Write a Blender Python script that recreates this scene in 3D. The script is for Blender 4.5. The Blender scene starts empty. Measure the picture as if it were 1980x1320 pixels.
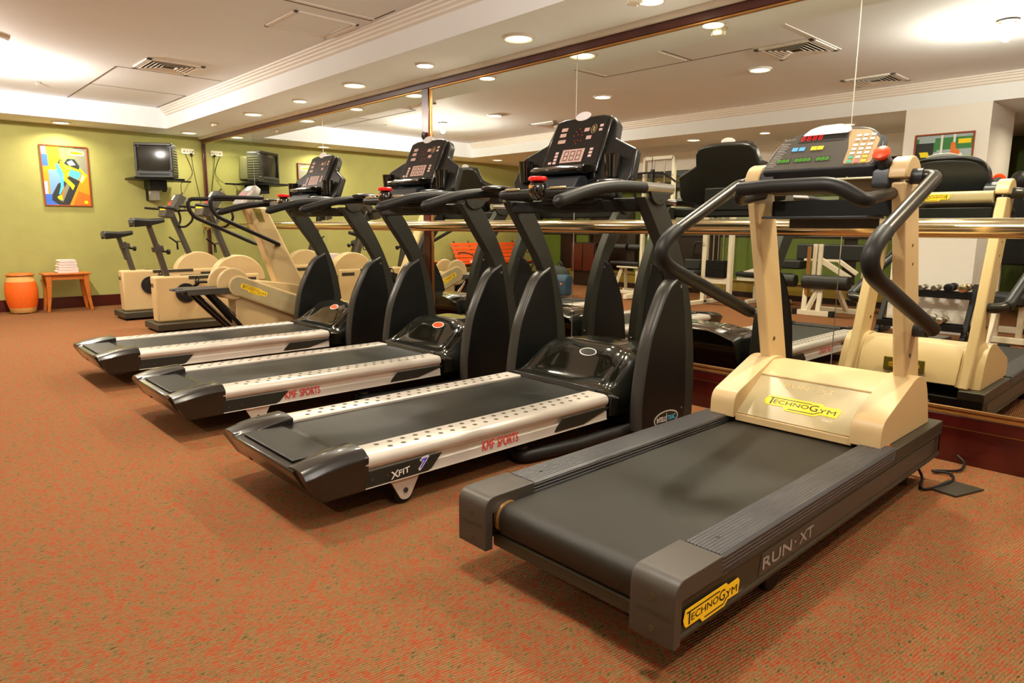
import bpy, bmesh, math, random
from mathutils import Vector, Matrix
random.seed(7)
S = bpy.context.scene
C = S.collection
PI = math.pi

# ------------------------------------------------------------------ materials
def new_mat(name):
    m = bpy.data.materials.new(name); m.use_nodes = True
    nt = m.node_tree; b = nt.nodes['Principled BSDF']
    return m, nt, b
def setp(b, **k):
    names = dict(col='Base Color', rough='Roughness', metal='Metallic', coat='Coat Weight', crough='Coat Roughness',
                 spec='Specular IOR Level', emis='Emission Color', estr='Emission Strength', sheen='Sheen Weight')
    for a, v in k.items():
        i = b.inputs[names[a]]
        if a in ('col', 'emis'): v = (*v, 1)
        i.default_value = v
def srgb(r, g, b):
    f = lambda c: (c/255/12.92) if c/255 <= .04045 else ((c/255+.055)/1.055)**2.4
    return (f(r), f(g), f(b))
def mat(name, col, rough=.5, metal=0., var=.08, scale=6., bump=0., bscale=200., **k):
    m, nt, b = new_mat(name)
    setp(b, rough=rough, metal=metal, **k)
    N = nt.nodes; L = nt.links
    tc = N.new('ShaderNodeTexCoord')
    n = N.new('ShaderNodeTexNoise'); n.inputs['Scale'].default_value = scale; n.inputs['Detail'].default_value = 4
    L.new(tc.outputs['Object'], n.inputs['Vector'])
    mx = N.new('ShaderNodeMix'); mx.data_type = 'RGBA'
    mx.inputs[6].default_value = (*[c*(1-var) for c in col], 1); mx.inputs[7].default_value = (*[min(1, c*(1+var)) for c in col], 1)
    L.new(n.outputs['Fac'], mx.inputs[0]); L.new(mx.outputs[2], b.inputs['Base Color'])
    if bump:
        n2 = N.new('ShaderNodeTexNoise'); n2.inputs['Scale'].default_value = bscale; n2.inputs['Detail'].default_value = 3
        L.new(tc.outputs['Object'], n2.inputs['Vector'])
        bp = N.new('ShaderNodeBump'); bp.inputs['Strength'].default_value = bump; bp.inputs['Distance'].default_value = .004
        L.new(n2.outputs['Fac'], bp.inputs['Height']); L.new(bp.outputs['Normal'], b.inputs['Normal'])
    return m
def emit(name, col, strength):
    m, nt, b = new_mat(name); setp(b, col=tuple(c*.3 for c in col), emis=col, estr=strength, rough=.4); return m

M = {}
def build_mats():
    # carpet: mottled brick-orange and beige loop pile with fine rows
    m, nt, b = new_mat('carpet'); N = nt.nodes; L = nt.links
    tc = N.new('ShaderNodeTexCoord')
    n1 = N.new('ShaderNodeTexNoise'); n1.inputs['Scale'].default_value = 21; n1.inputs['Detail'].default_value = 8; n1.inputs['Roughness'].default_value = .78
    n2 = N.new('ShaderNodeTexNoise'); n2.inputs['Scale'].default_value = 150; n2.inputs['Detail'].default_value = 2
    mp = N.new('ShaderNodeMapping'); mp.inputs['Scale'].default_value = (1, .3, 1); mp.inputs['Rotation'].default_value = (0, 0, .25)
    L.new(tc.outputs['Object'], mp.inputs['Vector']); L.new(mp.outputs['Vector'], n2.inputs['Vector'])
    L.new(tc.outputs['Object'], n1.inputs['Vector'])
    a = N.new('ShaderNodeMath'); a.operation = 'MULTIPLY_ADD'; a.inputs[1].default_value = 1.05
    L.new(n2.outputs['Fac'], a.inputs[0]); 
    s = N.new('ShaderNodeMath'); s.operation = 'MULTIPLY_ADD'; s.inputs[1].default_value = 1.0; s.inputs[2].default_value = -.525
    L.new(n1.outputs['Fac'], s.inputs[0]); L.new(s.outputs[0], a.inputs[2])
    r = N.new('ShaderNodeValToRGB')
    e = r.color_ramp.elements
    e[0].position = .22; e[0].color = (*srgb(74, 62, 30), 1)
    e[1].position = .72; e[1].color = (*srgb(152, 70, 40), 1)
    x = e.new(.40); x.color = (*srgb(130, 106, 68), 1)
    x = e.new(.50); x.color = (*srgb(140, 98, 63), 1)
    x = e.new(.58); x.color = (*srgb(152, 80, 48), 1)
    L.new(a.outputs[0], r.inputs['Fac']); 
    # rows of loops
    mp2 = N.new('ShaderNodeMapping'); mp2.inputs['Rotation'].default_value = (0, 0, .12)
    w = N.new('ShaderNodeTexWave'); w.inputs['Scale'].default_value = 34; w.inputs['Distortion'].default_value = 2.5; w.inputs['Detail'].default_value = 2; w.inputs['Detail Scale'].default_value = 3
    L.new(tc.outputs['Object'], mp2.inputs['Vector']); L.new(mp2.outputs['Vector'], w.inputs['Vector'])
    mm = N.new('ShaderNodeMix'); mm.data_type = 'RGBA'; mm.blend_type = 'MULTIPLY'
    rr = N.new('ShaderNodeMapRange'); rr.inputs[3].default_value = .0; rr.inputs[4].default_value = .3
    L.new(w.outputs['Fac'], rr.inputs[0]); L.new(rr.outputs[0], mm.inputs[0])
    L.new(r.outputs['Color'], mm.inputs[6]); mm.inputs[7].default_value = (.50, .42, .3, 1)
    L.new(mm.outputs[2], b.inputs['Base Color'])
    bp = N.new('ShaderNodeBump'); bp.inputs['Strength'].default_value = .7; bp.inputs['Distance'].default_value = .006
    ad = N.new('ShaderNodeMath'); ad.operation = 'ADD'; L.new(n2.outputs['Fac'], ad.inputs[0]); L.new(w.outputs['Fac'], ad.inputs[1])
    L.new(ad.outputs[0], bp.inputs['Height']); L.new(bp.outputs['Normal'], b.inputs['Normal'])
    setp(b, rough=.95, spec=.15); M['carpet'] = m
    M['green'] = mat('green_plaster', srgb(166, 162, 92), .75, var=.10, scale=5, bump=.5, bscale=45)
    M['greenb'] = mat('green_partition_dim', srgb(92, 108, 28), .6, var=.2, scale=3)  # green darkened so the colour carries the dim light of the back zone
    M['ceil'] = mat('ceiling_paint', srgb(240, 243, 246), .8, var=.03, scale=2, bump=.12, bscale=8)
    M['white'] = mat('white_paint', srgb(240, 234, 226), .6, var=.02)
    M['wood'] = mat('dark_red_wood', srgb(70, 14, 10), .3, var=.35, scale=9, coat=.3)
    M['bronze'] = mat('bronze_trim', srgb(190, 140, 80), .3, metal=.7)
    M['steel'] = mat('brushed_steel', (.62, .6, .57), .25, metal=1)
    M['brass'] = mat('polished_brass_steel', srgb(222, 206, 168), .14, metal=1, var=.04)
    M['chrome'] = mat('chrome', (.75, .75, .75), .08, metal=1, var=.02)
    M['alu'] = mat('silver_extrusion', srgb(206, 198, 188), .33, metal=.35, var=.02)
    M['hole'] = mat('hole_dark', srgb(70, 58, 26), .7)
    M['belt'] = mat('running_belt', srgb(17, 16, 11), .38, var=.35, scale=4, bump=.15, bscale=900, spec=.45)
    M['belt2'] = mat('woven_running_belt', srgb(29, 25, 16), .44, var=.25, scale=3, bump=.3, bscale=1100, spec=.4)
    M['gloss'] = mat('gloss_black_plastic', srgb(18, 17, 11), .10, coat=1., crough=.05)
    M['cap'] = mat('dark_grey_gloss_plastic', srgb(24, 22, 19), .25, coat=.4)
    M['blk'] = mat('black_satin', srgb(10, 10, 9), .45, spec=.3)
    M['rubber'] = mat('black_rubber', srgb(24, 22, 20), .5, spec=.3)
    M['char'] = mat('charcoal_powder_coat', srgb(36, 34, 27), .5, bump=.25, bscale=600, spec=.3)
    M['shroud'] = mat('dark_shroud_plastic', srgb(9, 9, 7), .45, bump=.1, bscale=500, spec=.3)
    M['shlit'] = mat('shroud_edge_lit', srgb(52, 49, 44), .35, spec=.3)  # light caught by the rounded shroud edge, put into a paler tone
    M['consol'] = mat('console_plastic', srgb(30, 28, 26), .32, spec=.3)
    M['facep'] = mat('console_membrane', srgb(22, 20, 18), .3)
    M['lcd'] = mat('lcd_window', srgb(214, 178, 168), .25)
    M['lcdseg'] = mat('lcd_segment', srgb(120, 100, 92), .3)
    M['btn'] = mat('button_pink_white', srgb(232, 196, 190), .5)
    M['btnr'] = mat('button_red', srgb(200, 40, 30), .5)
    M['white_s'] = mat('white_sticker', srgb(240, 235, 238), .5)
    M['red'] = mat('red_plastic', srgb(225, 20, 15), .3, coat=.5)
    M['orange_r'] = mat('orange_red_plastic', srgb(245, 75, 15), .4)
    M['redtxt'] = mat('red_print', srgb(205, 40, 25), .5)
    M['orange_l'] = mat('orange_label', srgb(235, 140, 30), .5)
    M['beige'] = mat('beige_plastic', srgb(200, 172, 124), .42, var=.04, scale=3)
    M['beige2'] = mat('beige_inset_plastic', srgb(172, 156, 118), .38, var=.04)
    M['grey'] = mat('mid_grey_plastic', srgb(64, 58, 50), .45, var=.06)
    M['grey2'] = mat('ribbed_grey_rail', srgb(68, 67, 69), .4, var=.06)
    M['grey3'] = mat('dark_grey_frame', srgb(52, 47, 34), .45)
    M['slate'] = mat('slate_blue_grey_plastic', srgb(44, 47, 52), .4)
    M['kpad'] = mat('tan_keypad', srgb(176, 148, 104), .45)
    M['yel'] = mat('yellow_label', srgb(252, 206, 30), .5, var=.02)
    M['inkb'] = mat('black_print', srgb(28, 24, 16), .5)
    M['inkw'] = mat('white_print', srgb(225, 220, 215), .5)
    M['inkg'] = mat('grey_print', srgb(150, 144, 136), .5)
    M['blue'] = mat('blue_print', srgb(60, 50, 230), .4)
    M['cyan'] = mat('cyan_print', srgb(60, 180, 215), .4)
    M['lblue'] = mat('blue_button', srgb(90, 170, 235), .4)
    M['teal'] = mat('teal_button', srgb(70, 180, 150), .4)
    M['pink'] = mat('pink_button', srgb(225, 120, 130), .4)
    M['ledr'] = emit('red_led', srgb(255, 0, 10), 1.1)
    M['ledg'] = emit('green_led', srgb(90, 190, 0), .55)
    M['tvb'] = mat('television_case', srgb(46, 46, 40), .4)
    M['tvs'] = mat('television_tube', srgb(50, 47, 40), .18)
    M['tvy'] = mat('television_side_grille', srgb(84, 82, 48), .5)
    M['socket'] = mat('socket_plate', srgb(225, 215, 195), .5)
    M['pframe'] = mat('poster_frame_wood', srgb(150, 66, 26), .4)
    M['owood'] = mat('orange_stained_wood', srgb(190, 104, 32), .38, var=.2, scale=12)
    M['bench'] = mat('orange_bench_slat', srgb(235, 84, 20), .4, var=.1)
    M['bor'] = mat('orange_woven_cane', srgb(242, 104, 14), .6, var=.12, scale=40, bump=.6, bscale=160)
    M['bcream'] = mat('cream_woven_cane', srgb(222, 172, 96), .6, var=.12, scale=40, bump=.6, bscale=160)
    M['towel'] = mat('white_towel', srgb(236, 222, 214), .95, bump=.8, bscale=300)
    M['gfr'] = mat('cream_machine_frame', srgb(224, 214, 190), .4)
    M['uph'] = mat('black_upholstery', srgb(24, 24, 22), .5)
    M['iron'] = mat('iron_leg', srgb(50, 44, 34), .5)
    M['dbc'] = mat('chromed_dumbbell', (.7, .68, .6), .2, metal=1)
    M['frost'] = mat('pale_green_glass_panel', srgb(168, 182, 150), .35)
    M['dkbrown'] = mat('dark_brown_panel', srgb(34, 16, 8), .4)
    M['olive'] = mat('olive_wood_step', srgb(138, 112, 36), .5, var=.1)
    M['olive2'] = mat('olive_valance', srgb(120, 104, 30), .6, var=.15)
    M['bpk'] = mat('backpack_dark_fabric', srgb(38, 40, 34), .8)
    M['bpb'] = mat('backpack_blue_fabric', srgb(30, 60, 80), .7)
    M['vent_dark'] = mat('vent_cavity', srgb(70, 58, 38), .8)
    M['lensw'] = emit('warm_lamp_glass', (1, .82, .5), 14)
    M['lensg'] = emit('compact_lamp_glass', (1, .96, .55), 3.2)
    M['bulb'] = emit('bare_bulb_glass', (1, .93, .8), 30)
    # mirror glass
    m, nt, b = new_mat('mirror_silver'); setp(b, col=(.81, .83, .77), rough=.0, metal=1.); M['mirror'] = m
    # ribbed rail
    m = M['grey2']; nt = m.node_tree; N = nt.nodes; L = nt.links; b = N['Principled BSDF']
    tc = N.new('ShaderNodeTexCoord'); sp = N.new('ShaderNodeSeparateXYZ'); L.new(tc.outputs['Object'], sp.inputs[0])
    ad = N.new('ShaderNodeMath'); ad.operation = 'ADD'; L.new(sp.outputs[0], ad.inputs[0]); L.new(sp.outputs[2], ad.inputs[1])
    mu = N.new('ShaderNodeMath'); mu.operation = 'MULTIPLY'; mu.inputs[1].default_value = 2*PI/.011; L.new(ad.outputs[0], mu.inputs[0])
    si = N.new('ShaderNodeMath'); si.operation = 'SINE'; L.new(mu.outputs[0], si.inputs[0])
    bp = N.new('ShaderNodeBump'); bp.inputs['Strength'].default_value = .8; bp.inputs['Distance'].default_value = .002
    L.new(si.outputs[0], bp.inputs['Height']); L.new(bp.outputs['Normal'], b.inputs['Normal'])
build_mats()

# ------------------------------------------------------------------ mesh builder
def V(*a): return Vector(a)
class MB:
    def __init__(s): s.v = []; s.f = []; s.m = []
    def add(s, vs, fs, mi=0):
        o = len(s.v); s.v += [Vector(p) for p in vs]; s.f += [tuple(i+o for i in f) for f in fs]; s.m += [mi]*len(fs); return s
    def box(s, a, b, mi=0):
        x0, y0, z0 = a; x1, y1, z1 = b
        x0, x1 = min(x0, x1), max(x0, x1); y0, y1 = min(y0, y1), max(y0, y1); z0, z1 = min(z0, z1), max(z0, z1)
        return s.add([(x0,y0,z0),(x1,y0,z0),(x1,y1,z0),(x0,y1,z0),(x0,y0,z1),(x1,y0,z1),(x1,y1,z1),(x0,y1,z1)],
                     [(0,3,2,1),(4,5,6,7),(0,1,5,4),(1,2,6,5),(2,3,7,6),(3,0,4,7)], mi)
    def obox(s, c, ux, uy, uz, mi=0):   # oriented box: centre and half-axis vectors
        c = Vector(c); ux = Vector(ux); uy = Vector(uy); uz = Vector(uz)
        vs = [c+ux*a+uy*b+uz*d for d in (-1, 1) for a, b in ((-1,-1),(1,-1),(1,1),(-1,1))]
        return s.add(vs, [(0,3,2,1),(4,5,6,7),(0,1,5,4),(1,2,6,5),(2,3,7,6),(3,0,4,7)], mi)
    def beam(s, p, q, w, h, up=(0,0,1), mi=0):  # rectangular bar p->q
        p = Vector(p); q = Vector(q); d = (q-p); l = d.length; d.normalize()
        side = d.cross(Vector(up)); side.normalize(); u = side.cross(d)
        return s.obox((p+q)/2, d*l/2, side*w/2, u*h/2, mi)
    def prism(s, poly, axis, a, b, mi=0):  # poly in the two other axes, extruded along axis from a to b
        n = len(poly); vs = []
        for t in (a, b):
            for (p, q) in poly:
                vs.append({'x': (t, p, q), 'y': (p, t, q), 'z': (p, q, t)}[axis])
        fs = [tuple(range(n)), tuple(range(2*n-1, n-1, -1))]
        fs += [(i, i+n, (i+1) % n+n, (i+1) % n) for i in range(n)]
        return s.add(vs, fs, mi)
    def plate(s, poly2, o, ux, uy, t, mi=0):  # poly in plane (ux,uy) thickness t along normal
        o = Vector(o); ux = Vector(ux); uy = Vector(uy); n = ux.cross(uy).normalized()
        k = len(poly2); vs = [o+ux*p+uy*q for p, q in poly2] + [o+ux*p+uy*q+n*t for p, q in poly2]
        fs = [tuple(range(k-1, -1, -1)), tuple(range(k, 2*k))] + [(i, (i+1) % k, (i+1) % k+k, i+k) for i in range(k)]
        return s.add(vs, fs, mi)
    def tube(s, pts, r, n=14, mi=0, cap=True, close=False, flat=1.):
        pts = [Vector(p) for p in pts]; k = len(pts)
        rs = r if isinstance(r, (list, tuple)) else [r]*k
        up = None; vs = []
        for i, p in enumerate(pts):
            if close: d = pts[(i+1) % k]-pts[i-1]
            else: d = pts[min(i+1, k-1)]-pts[max(i-1, 0)]
            d.normalize()
            if up is None:
                up = Vector((0,0,1)) if abs(d.z) < .9 else Vector((1,0,0))
            side = d.cross(up); side.normalize(); up = side.cross(d).normalized()
            for j in range(n):
                a = 2*PI*j/n; vs.append(p+side*math.cos(a)*rs[i]+up*math.sin(a)*rs[i]*flat)
        fs = []
        for i in range(k if close else k-1):
            i2 = (i+1) % k
            for j in range(n): fs.append((i*n+j, i*n+(j+1) % n, i2*n+(j+1) % n, i2*n+j))
        if cap and not close: fs += [tuple(range(n-1, -1, -1)), tuple(range((k-1)*n, k*n))]
        return s.add(vs, fs, mi)
    def cyl(s, p, q, r, n=20, mi=0, r2=None): return s.tube([p, q], [r, r if r2 is None else r2], n, mi)
    def lathe(s, prof, c=(0,0,0), n=32, mi=0):  # profile (r,z)
        c = Vector(c); vs = []; k = len(prof)
        for r, z in prof:
            for j in range(n): a = 2*PI*j/n; vs.append(c+V(r*math.cos(a), r*math.sin(a), z))
        fs = [(i*n+j, i*n+(j+1) % n, (i+1)*n+(j+1) % n, (i+1)*n+j) for i in range(k-1) for j in range(n)]
        if prof[0][0] > 1e-6: fs.append(tuple(range(n-1, -1, -1)))
        if prof[-1][0] > 1e-6: fs.append(tuple(range((k-1)*n, k*n)))
        return s.add(vs, fs, mi)
    def ball(s, c, rx, ry=None, rz=None, mi=0, n=20, m=12):
        ry = rx if ry is None else ry; rz = rx if rz is None else rz; c = Vector(c)
        vs = [c+V(rx*math.sin(PI*i/m)*math.cos(2*PI*j/n), ry*math.sin(PI*i/m)*math.sin(2*PI*j/n), -rz*math.cos(PI*i/m)) for i in range(m+1) for j in range(n)]
        return s.add(vs, [(i*n+j, i*n+(j+1) % n, (i+1)*n+(j+1) % n, (i+1)*n+j) for i in range(m) for j in range(n)], mi)
    def grid(s, fn, nu, nv, mi=0, thick=None):
        vs = [fn(i/nu, j/nv) for j in range(nv+1) for i in range(nu+1)]
        fs = [(j*(nu+1)+i, j*(nu+1)+i+1, (j+1)*(nu+1)+i+1, (j+1)*(nu+1)+i) for j in range(nv) for i in range(nu)]
        return s.add(vs, fs, mi)
    def text(s, txt, o, ux, uy, box, depth=.0006, mi=0, lift=0., bold=.022):
        # fits text into box (u0,v0,u1,v1) of plane (o,ux,uy)
        cu = bpy.data.curves.new('t', 'FONT'); cu.body = txt; cu.size = 1; cu.extrude = 0;  cu.resolution_u = 4
        ob = bpy.data.objects.new('t', cu); C.objects.link(ob)
        me = bpy.data.meshes.new_from_object(ob)
        xs = [v.co.x for v in me.vertices]; ys = [v.co.y for v in me.vertices]
        x0, x1, y0, y1 = min(xs), max(xs), min(ys), max(ys)
        o = Vector(o); ux = Vector(ux); uy = Vector(uy); n = ux.cross(uy).normalized()
        u0, v0, u1, v1 = box
        vs = [o+ux*(u0+(v.co.x-x0)/(x1-x0)*(u1-u0))+uy*(v0+(v.co.y-y0)/max(1e-6, y1-y0)*(v1-v0))+n*(depth+lift) for v in me.vertices]
        fs = [tuple(p.vertices) for p in me.polygons]; k = bold*1.6*(v1-v0)
        for i, (a, b) in enumerate(((0,0),(k,0),(-k,0),(0,k),(0,-k)) if k else ((0,0),)): s.add([v+ux*a+uy*b+n*(.00002*i) for v in vs], fs, mi)
        bpy.data.objects.remove(ob); bpy.data.curves.remove(cu); bpy.data.meshes.remove(me)
        return s

def rnd(pts, r, n=5):   # round the corners of a polyline
    pts = [Vector(p) for p in pts]; out = [pts[0]]
    for i in range(1, len(pts)-1):
        a, b, c = pts[i-1], pts[i], pts[i+1]
        ri = r if not isinstance(r, (list, tuple)) else r[i-1]
        d1 = (a-b); d2 = (c-b); t = min(ri, d1.length*.48, d2.length*.48); d1.normalize(); d2.normalize()
        p, q = b+d1*t, b+d2*t
        for k in range(n+1):
            u = k/n; out.append(p*(1-u)**2+b*2*u*(1-u)+q*u*u)
    out.append(pts[-1]); return out
def rpoly(poly, r, n=4):
    k = len(poly); out = []
    for i in range(k):
        a, b, c = [Vector((*poly[j % k], 0)) for j in (i-1, i, i+1)]
        ri = r[i] if isinstance(r, (list, tuple)) else r
        if ri <= 0: out.append(tuple(b[:2])); continue
        d1 = a-b; d2 = c-b; t = min(ri, d1.length*.48, d2.length*.48); d1.normalize(); d2.normalize(); p, q = b+d1*t, b+d2*t
        for j in range(n+1):
            u = j/n; w = p*(1-u)**2+b*2*u*(1-u)+q*u*u; out.append((w.x, w.y))
    return out
def spline(pts, n=6):
    pts = [Vector(p) for p in pts]; out = []
    for i in range(len(pts)-1):
        p0 = pts[max(i-1, 0)]; p1 = pts[i]; p2 = pts[i+1]; p3 = pts[min(i+2, len(pts)-1)]
        for k in range(n):
            t = k/n
            out.append(.5*((2*p1)+(p2-p0)*t+(2*p0-5*p1+4*p2-p3)*t*t+(3*p1-p0-3*p2+p3)*t**3))
    out.append(pts[-1]); return out

ROOT_LOC = {}
def link(name, mb, mats, root=None, bevel=0., smooth=40, label=None, parent=None, segs=2, keep_origin=False):
    """mesh vertices are given in world coordinates; the object sits at its root's base"""
    if isinstance(mats, str): mats = [mats]
    off = Vector((0,0,0))
    if root is not None: off = ROOT_LOC[root.name]
    elif keep_origin: pass
    me = bpy.data.meshes.new(name)
    if root is None and not keep_origin:
        xs = [v.x for v in mb.v]; ys = [v.y for v in mb.v]; zs = [v.z for v in mb.v]
        off = V((min(xs)+max(xs))/2, (min(ys)+max(ys))/2, min(zs))
    me.from_pydata([v-off for v in mb.v], [], mb.f); me.update()
    for k in mats: me.materials.append(M[k])
    for p, i in zip(me.polygons, mb.m): p.material_index = min(i, len(mats)-1)
    bm = bmesh.new(); bm.from_mesh(me); bmesh.ops.recalc_face_normals(bm, faces=bm.faces); bm.to_mesh(me); bm.free()
    if smooth:
        for p in me.polygons: p.use_smooth = True
        me.set_sharp_from_angle(angle=math.radians(smooth))
    ob = bpy.data.objects.new(name, me); C.objects.link(ob)
    if parent is not None: ob.parent = parent
    elif root is not None: ob.parent = root
    if root is None: ob.location = off
    if bevel:
        bv = ob.modifiers.new('bevel', 'BEVEL'); bv.width = bevel; bv.segments = segs; bv.limit_method = 'ANGLE'; bv.angle_limit = math.radians(35)
        bv.harden_normals = False
    if label: ob['label'] = label
    return ob
def thing(name, label, cat, loc, group=None):
    o = bpy.data.objects.new(name, None); C.objects.link(o); o.location = loc; o.empty_display_size = .1
    ROOT_LOC[o.name] = Vector(loc)
    o['label'] = label; o['category'] = cat
    if group: o['group'] = group
    return o
def tag(o, label, cat, group=None):
    o['label'] = label; o['category'] = cat
    if group: o['group'] = group
    return o
def struct(name, mb, mats, bevel=0., parent=None, smooth=30):
    o = link(name, mb, mats, bevel=bevel, smooth=smooth, keep_origin=True)
    if parent is not None: o.parent = parent
    else: o['kind'] = 'structure'
    return o
def dup(root, delta, label=None, skip=()):
    r = root.copy(); C.objects.link(r); r.location = root.location+Vector(delta)
    ROOT_LOC[r.name] = ROOT_LOC[root.name]+Vector(delta)
    if label: r['label'] = label
    for ch in list(root.children):
        if ch.name.split('.')[0] in skip: continue
        c = ch.copy(); C.objects.link(c); c.parent = r
        for g in list(ch.children):
            d = g.copy(); C.objects.link(d); d.parent = c
    return r
def logo(root, o, ux, uy, w, parent=None, lift=0.):
    """yellow notched plate with black lettering"""
    ux = Vector(ux).normalized()*w; uy = Vector(uy).normalized()*w
    p = MB().plate([(.02,.09),(.0,.14),(.03,.235),(.74,.235),(.78,.2),(.97,.205),(1,.17),(.98,.04),(.78,.045),(.72,0),(.33,0),(.28,.055),(.05,.055)], o, ux, uy, .0012)
    pl = link('logo_plate', p, 'yel', root, parent=parent, smooth=0)
    t = MB(); n = ux.cross(uy).normalized()
    q = lambda a, b, c, d: t.plate([(a,b),(c,b),(c,d),(a,d)], Vector(o)+n*.0013, ux, uy, .0005)
    q(.05,.19,.62,.203); q(.085,.075,.11,.195); q(.36,.028,.69,.041)
    t.plate([(.68,.028),(.70,.028),(.775,.085),(.755,.09)], Vector(o)+n*.0013, ux, uy, .0005)
    t.text('ECHNO', o, ux, uy, (.13,.095,.60,.165), .0019, bold=.006)
    t.text('G', o, ux, uy, (.615,.08,.72,.19), .0019, bold=.006)
    t.text('YM', o, ux, uy, (.735,.075,.95,.15), .0019, bold=.006)
    link('logo_lettering', t, 'inkb', root, parent=pl if parent is None else parent, smooth=0)

# ------------------------------------------------------------------ room
D = 3.7535; XL = -10.865; XR = 2.4; YB = -4.3; ZS = 2.42; ZC = 2.68
RY0, RY1, RX0, RX1 = -.96, 3.08, -10.2, 1.7      # ceiling recess
def room():
    struct('floor', MB().box((XL-.1, YB-.1, -.1), (XR+.1, D+.15, 0)), 'carpet')
    struct('wall_left', MB().box((XL-.12, YB-.1, 0), (XL, D+.15, ZC+.1)), 'green')
    struct('wall_mirror', MB().box((XL, D+.022, 0), (XR, D+.15, ZC+.1)), 'wood')
    struct('wall_right', MB().box((XR, YB, 0), (XR+.1, D+.02, ZC+.1)), 'white')
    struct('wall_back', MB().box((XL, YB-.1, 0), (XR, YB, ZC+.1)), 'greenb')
    # ceiling with recess, soffit, fascia and crown moulding
    c = struct('ceiling', MB().box((RX0-.02, RY0-.02, ZC), (RX1+.02, RY1+.02, ZC+.1)), 'ceil')
    s = MB()
    s.box((XL, RY1, ZS), (XR, D+.02, ZC+.1)); s.box((XL, RY0, ZS), (RX0, RY1, ZC+.1)); s.box((RX1, RY0, ZS), (XR, RY1, ZC+.1))
    s.box((XL, YB, ZS), (XR, RY0, ZC+.1))
    struct('soffit', s, 'ceil', parent=c)
    m = MB()
    prof = [(0, 0), (.075, 0), (.075, -.014), (.058, -.022), (.058, -.034), (.040, -.044), (.040, -.058), (.022, -.07), (.022, -.085), (.0, -.098)]
    m.prism([(RY1-a, ZC+b) for a, b in prof], 'x', RX0, RX1)
    m.prism([(RY0+a, ZC+b) for a, b in prof], 'x', RX0, RX1)
    struct('crown_molding', m, 'white', parent=c, smooth=0)
    # access panel seams in the recess
    def seam(name, a, b, w=.010, h=.003, k='vent_dark'):
        a = Vector((*a, ZC)); b = Vector((*b, ZC)); struct(name, MB().beam(a+V(0,0,-h/2+.001), b+V(0,0,-h/2+.001), w, h), k, parent=c, smooth=0)
    for a, b in (((-7.88,1.95),(-7.85,2.97)), ((-9.03,1.95),(-9.03,2.97)), ((-10.19,1.95),(-7.88,1.95)), ((-9.03,2.97),(-10.19,2.97))):
        seam('panel_seam', a, b)
    for a, b in (((-4.79,1.72),(-4.79,2.97)), ((-3.75,1.70),(-3.75,2.97)), ((-4.79,1.72),(-3.75,1.70)), ((-4.79,2.97),(-4.45,2.97)), ((-3.75,1.70),(-3.15,1.70))):
        seam('panel_seam', a, b)
    for a, b in (((-4.74,1.76),(-4.74,2.97)), ((-3.80,1.74),(-3.80,2.4)), ((-2.63,1.13),(-2.63,2.25))):
        seam('panel_lip', a, b, .02, .006, 'white')
    # trims
    struct('baseboard_left', MB().box((XL, -3.4, 0), (XL+.018, 3.55, .155)), 'wood', bevel=.003)
    struct('trim_1', MB().box((XL+.03, D-.055, 2.388), (XR, D+.02, ZS)), 'white')
    f = MB().box((XL+.03, D-.02, 2.335), (XR, D+.02, 2.388)); f.box((XL+.03, D-.014, 2.322), (XR, D+.02, 2.335), 1)
    struct('trim_2', f, ['wood', 'bronze'], bevel=.003)
    struct('trim_3', MB().box((XL+.03, D-.02, 0.27), (XL+.10, D+.02, 2.335)), 'wood', bevel=.004)
    f = MB().box((-5.20, D-.022, .27), (-5.10, D+.02, 2.335)).box((-5.215, D-.012, .27), (-5.2, D+.02, 2.335), 1).box((-5.10, D-.012, .27), (-5.082, D+.02, 2.335), 1)
    struct('trim_4', f, ['wood', 'bronze'], bevel=.004)
    f = MB().box((XL+.03, D-.012, .245), (XR, D+.02, .272)).box((XL+.03, D-.018, .238), (XR, D+.02, .248)).box((XL+.03, D-.01, .172), (XR, D+.02, .176), 0)
    f.box((XL+.03, D-.016, .258), (XR, D+.02, .262), 1)
    struct('trim_5', f, ['bronze', 'wood'], smooth=0)
    struct('baseboard_mirror', MB().box((XL+.03, D-.008, 0), (XR, D+.022, .238)).box((XL+.03, D-.016, .178), (XR, D+.0, .236)), 'wood', bevel=.003)
    # mirror panels
    sx = [XL+.10, -9.0, -7.1, -5.2, -3.36, -1.46, .40, XR]
    names = ['narrow wall mirror panel at the far corner beside the green wall', 'wall mirror panel behind the two upright exercise bikes',
             'wall mirror panel behind the stepper, ending at the dark wood post', 'wall mirror panel right of the dark wood post, behind the middle black treadmills',
             'wall mirror panel behind the nearest black treadmill', 'wall mirror panel behind the beige and grey treadmill', 'wall mirror panel at the right edge of the photo, right of the last seam']
    for i in range(7):
        a, b = sx[i], sx[i+1]
        if i == 3: a = -5.10
        o = link('mirror_panel', MB().box((a+.0025, D, .262), (b-.0025, D+.008, 2.34)), 'mirror', smooth=0)
        tag(o, names[i], 'mirror', 'mirror panels along the wall')
    for x in sx[1:3]+sx[4:7]:  # joints between mirror panels, their glint painted as a pale grey strip
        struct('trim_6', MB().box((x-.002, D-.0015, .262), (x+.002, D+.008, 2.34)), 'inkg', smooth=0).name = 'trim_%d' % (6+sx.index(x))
room()

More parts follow.
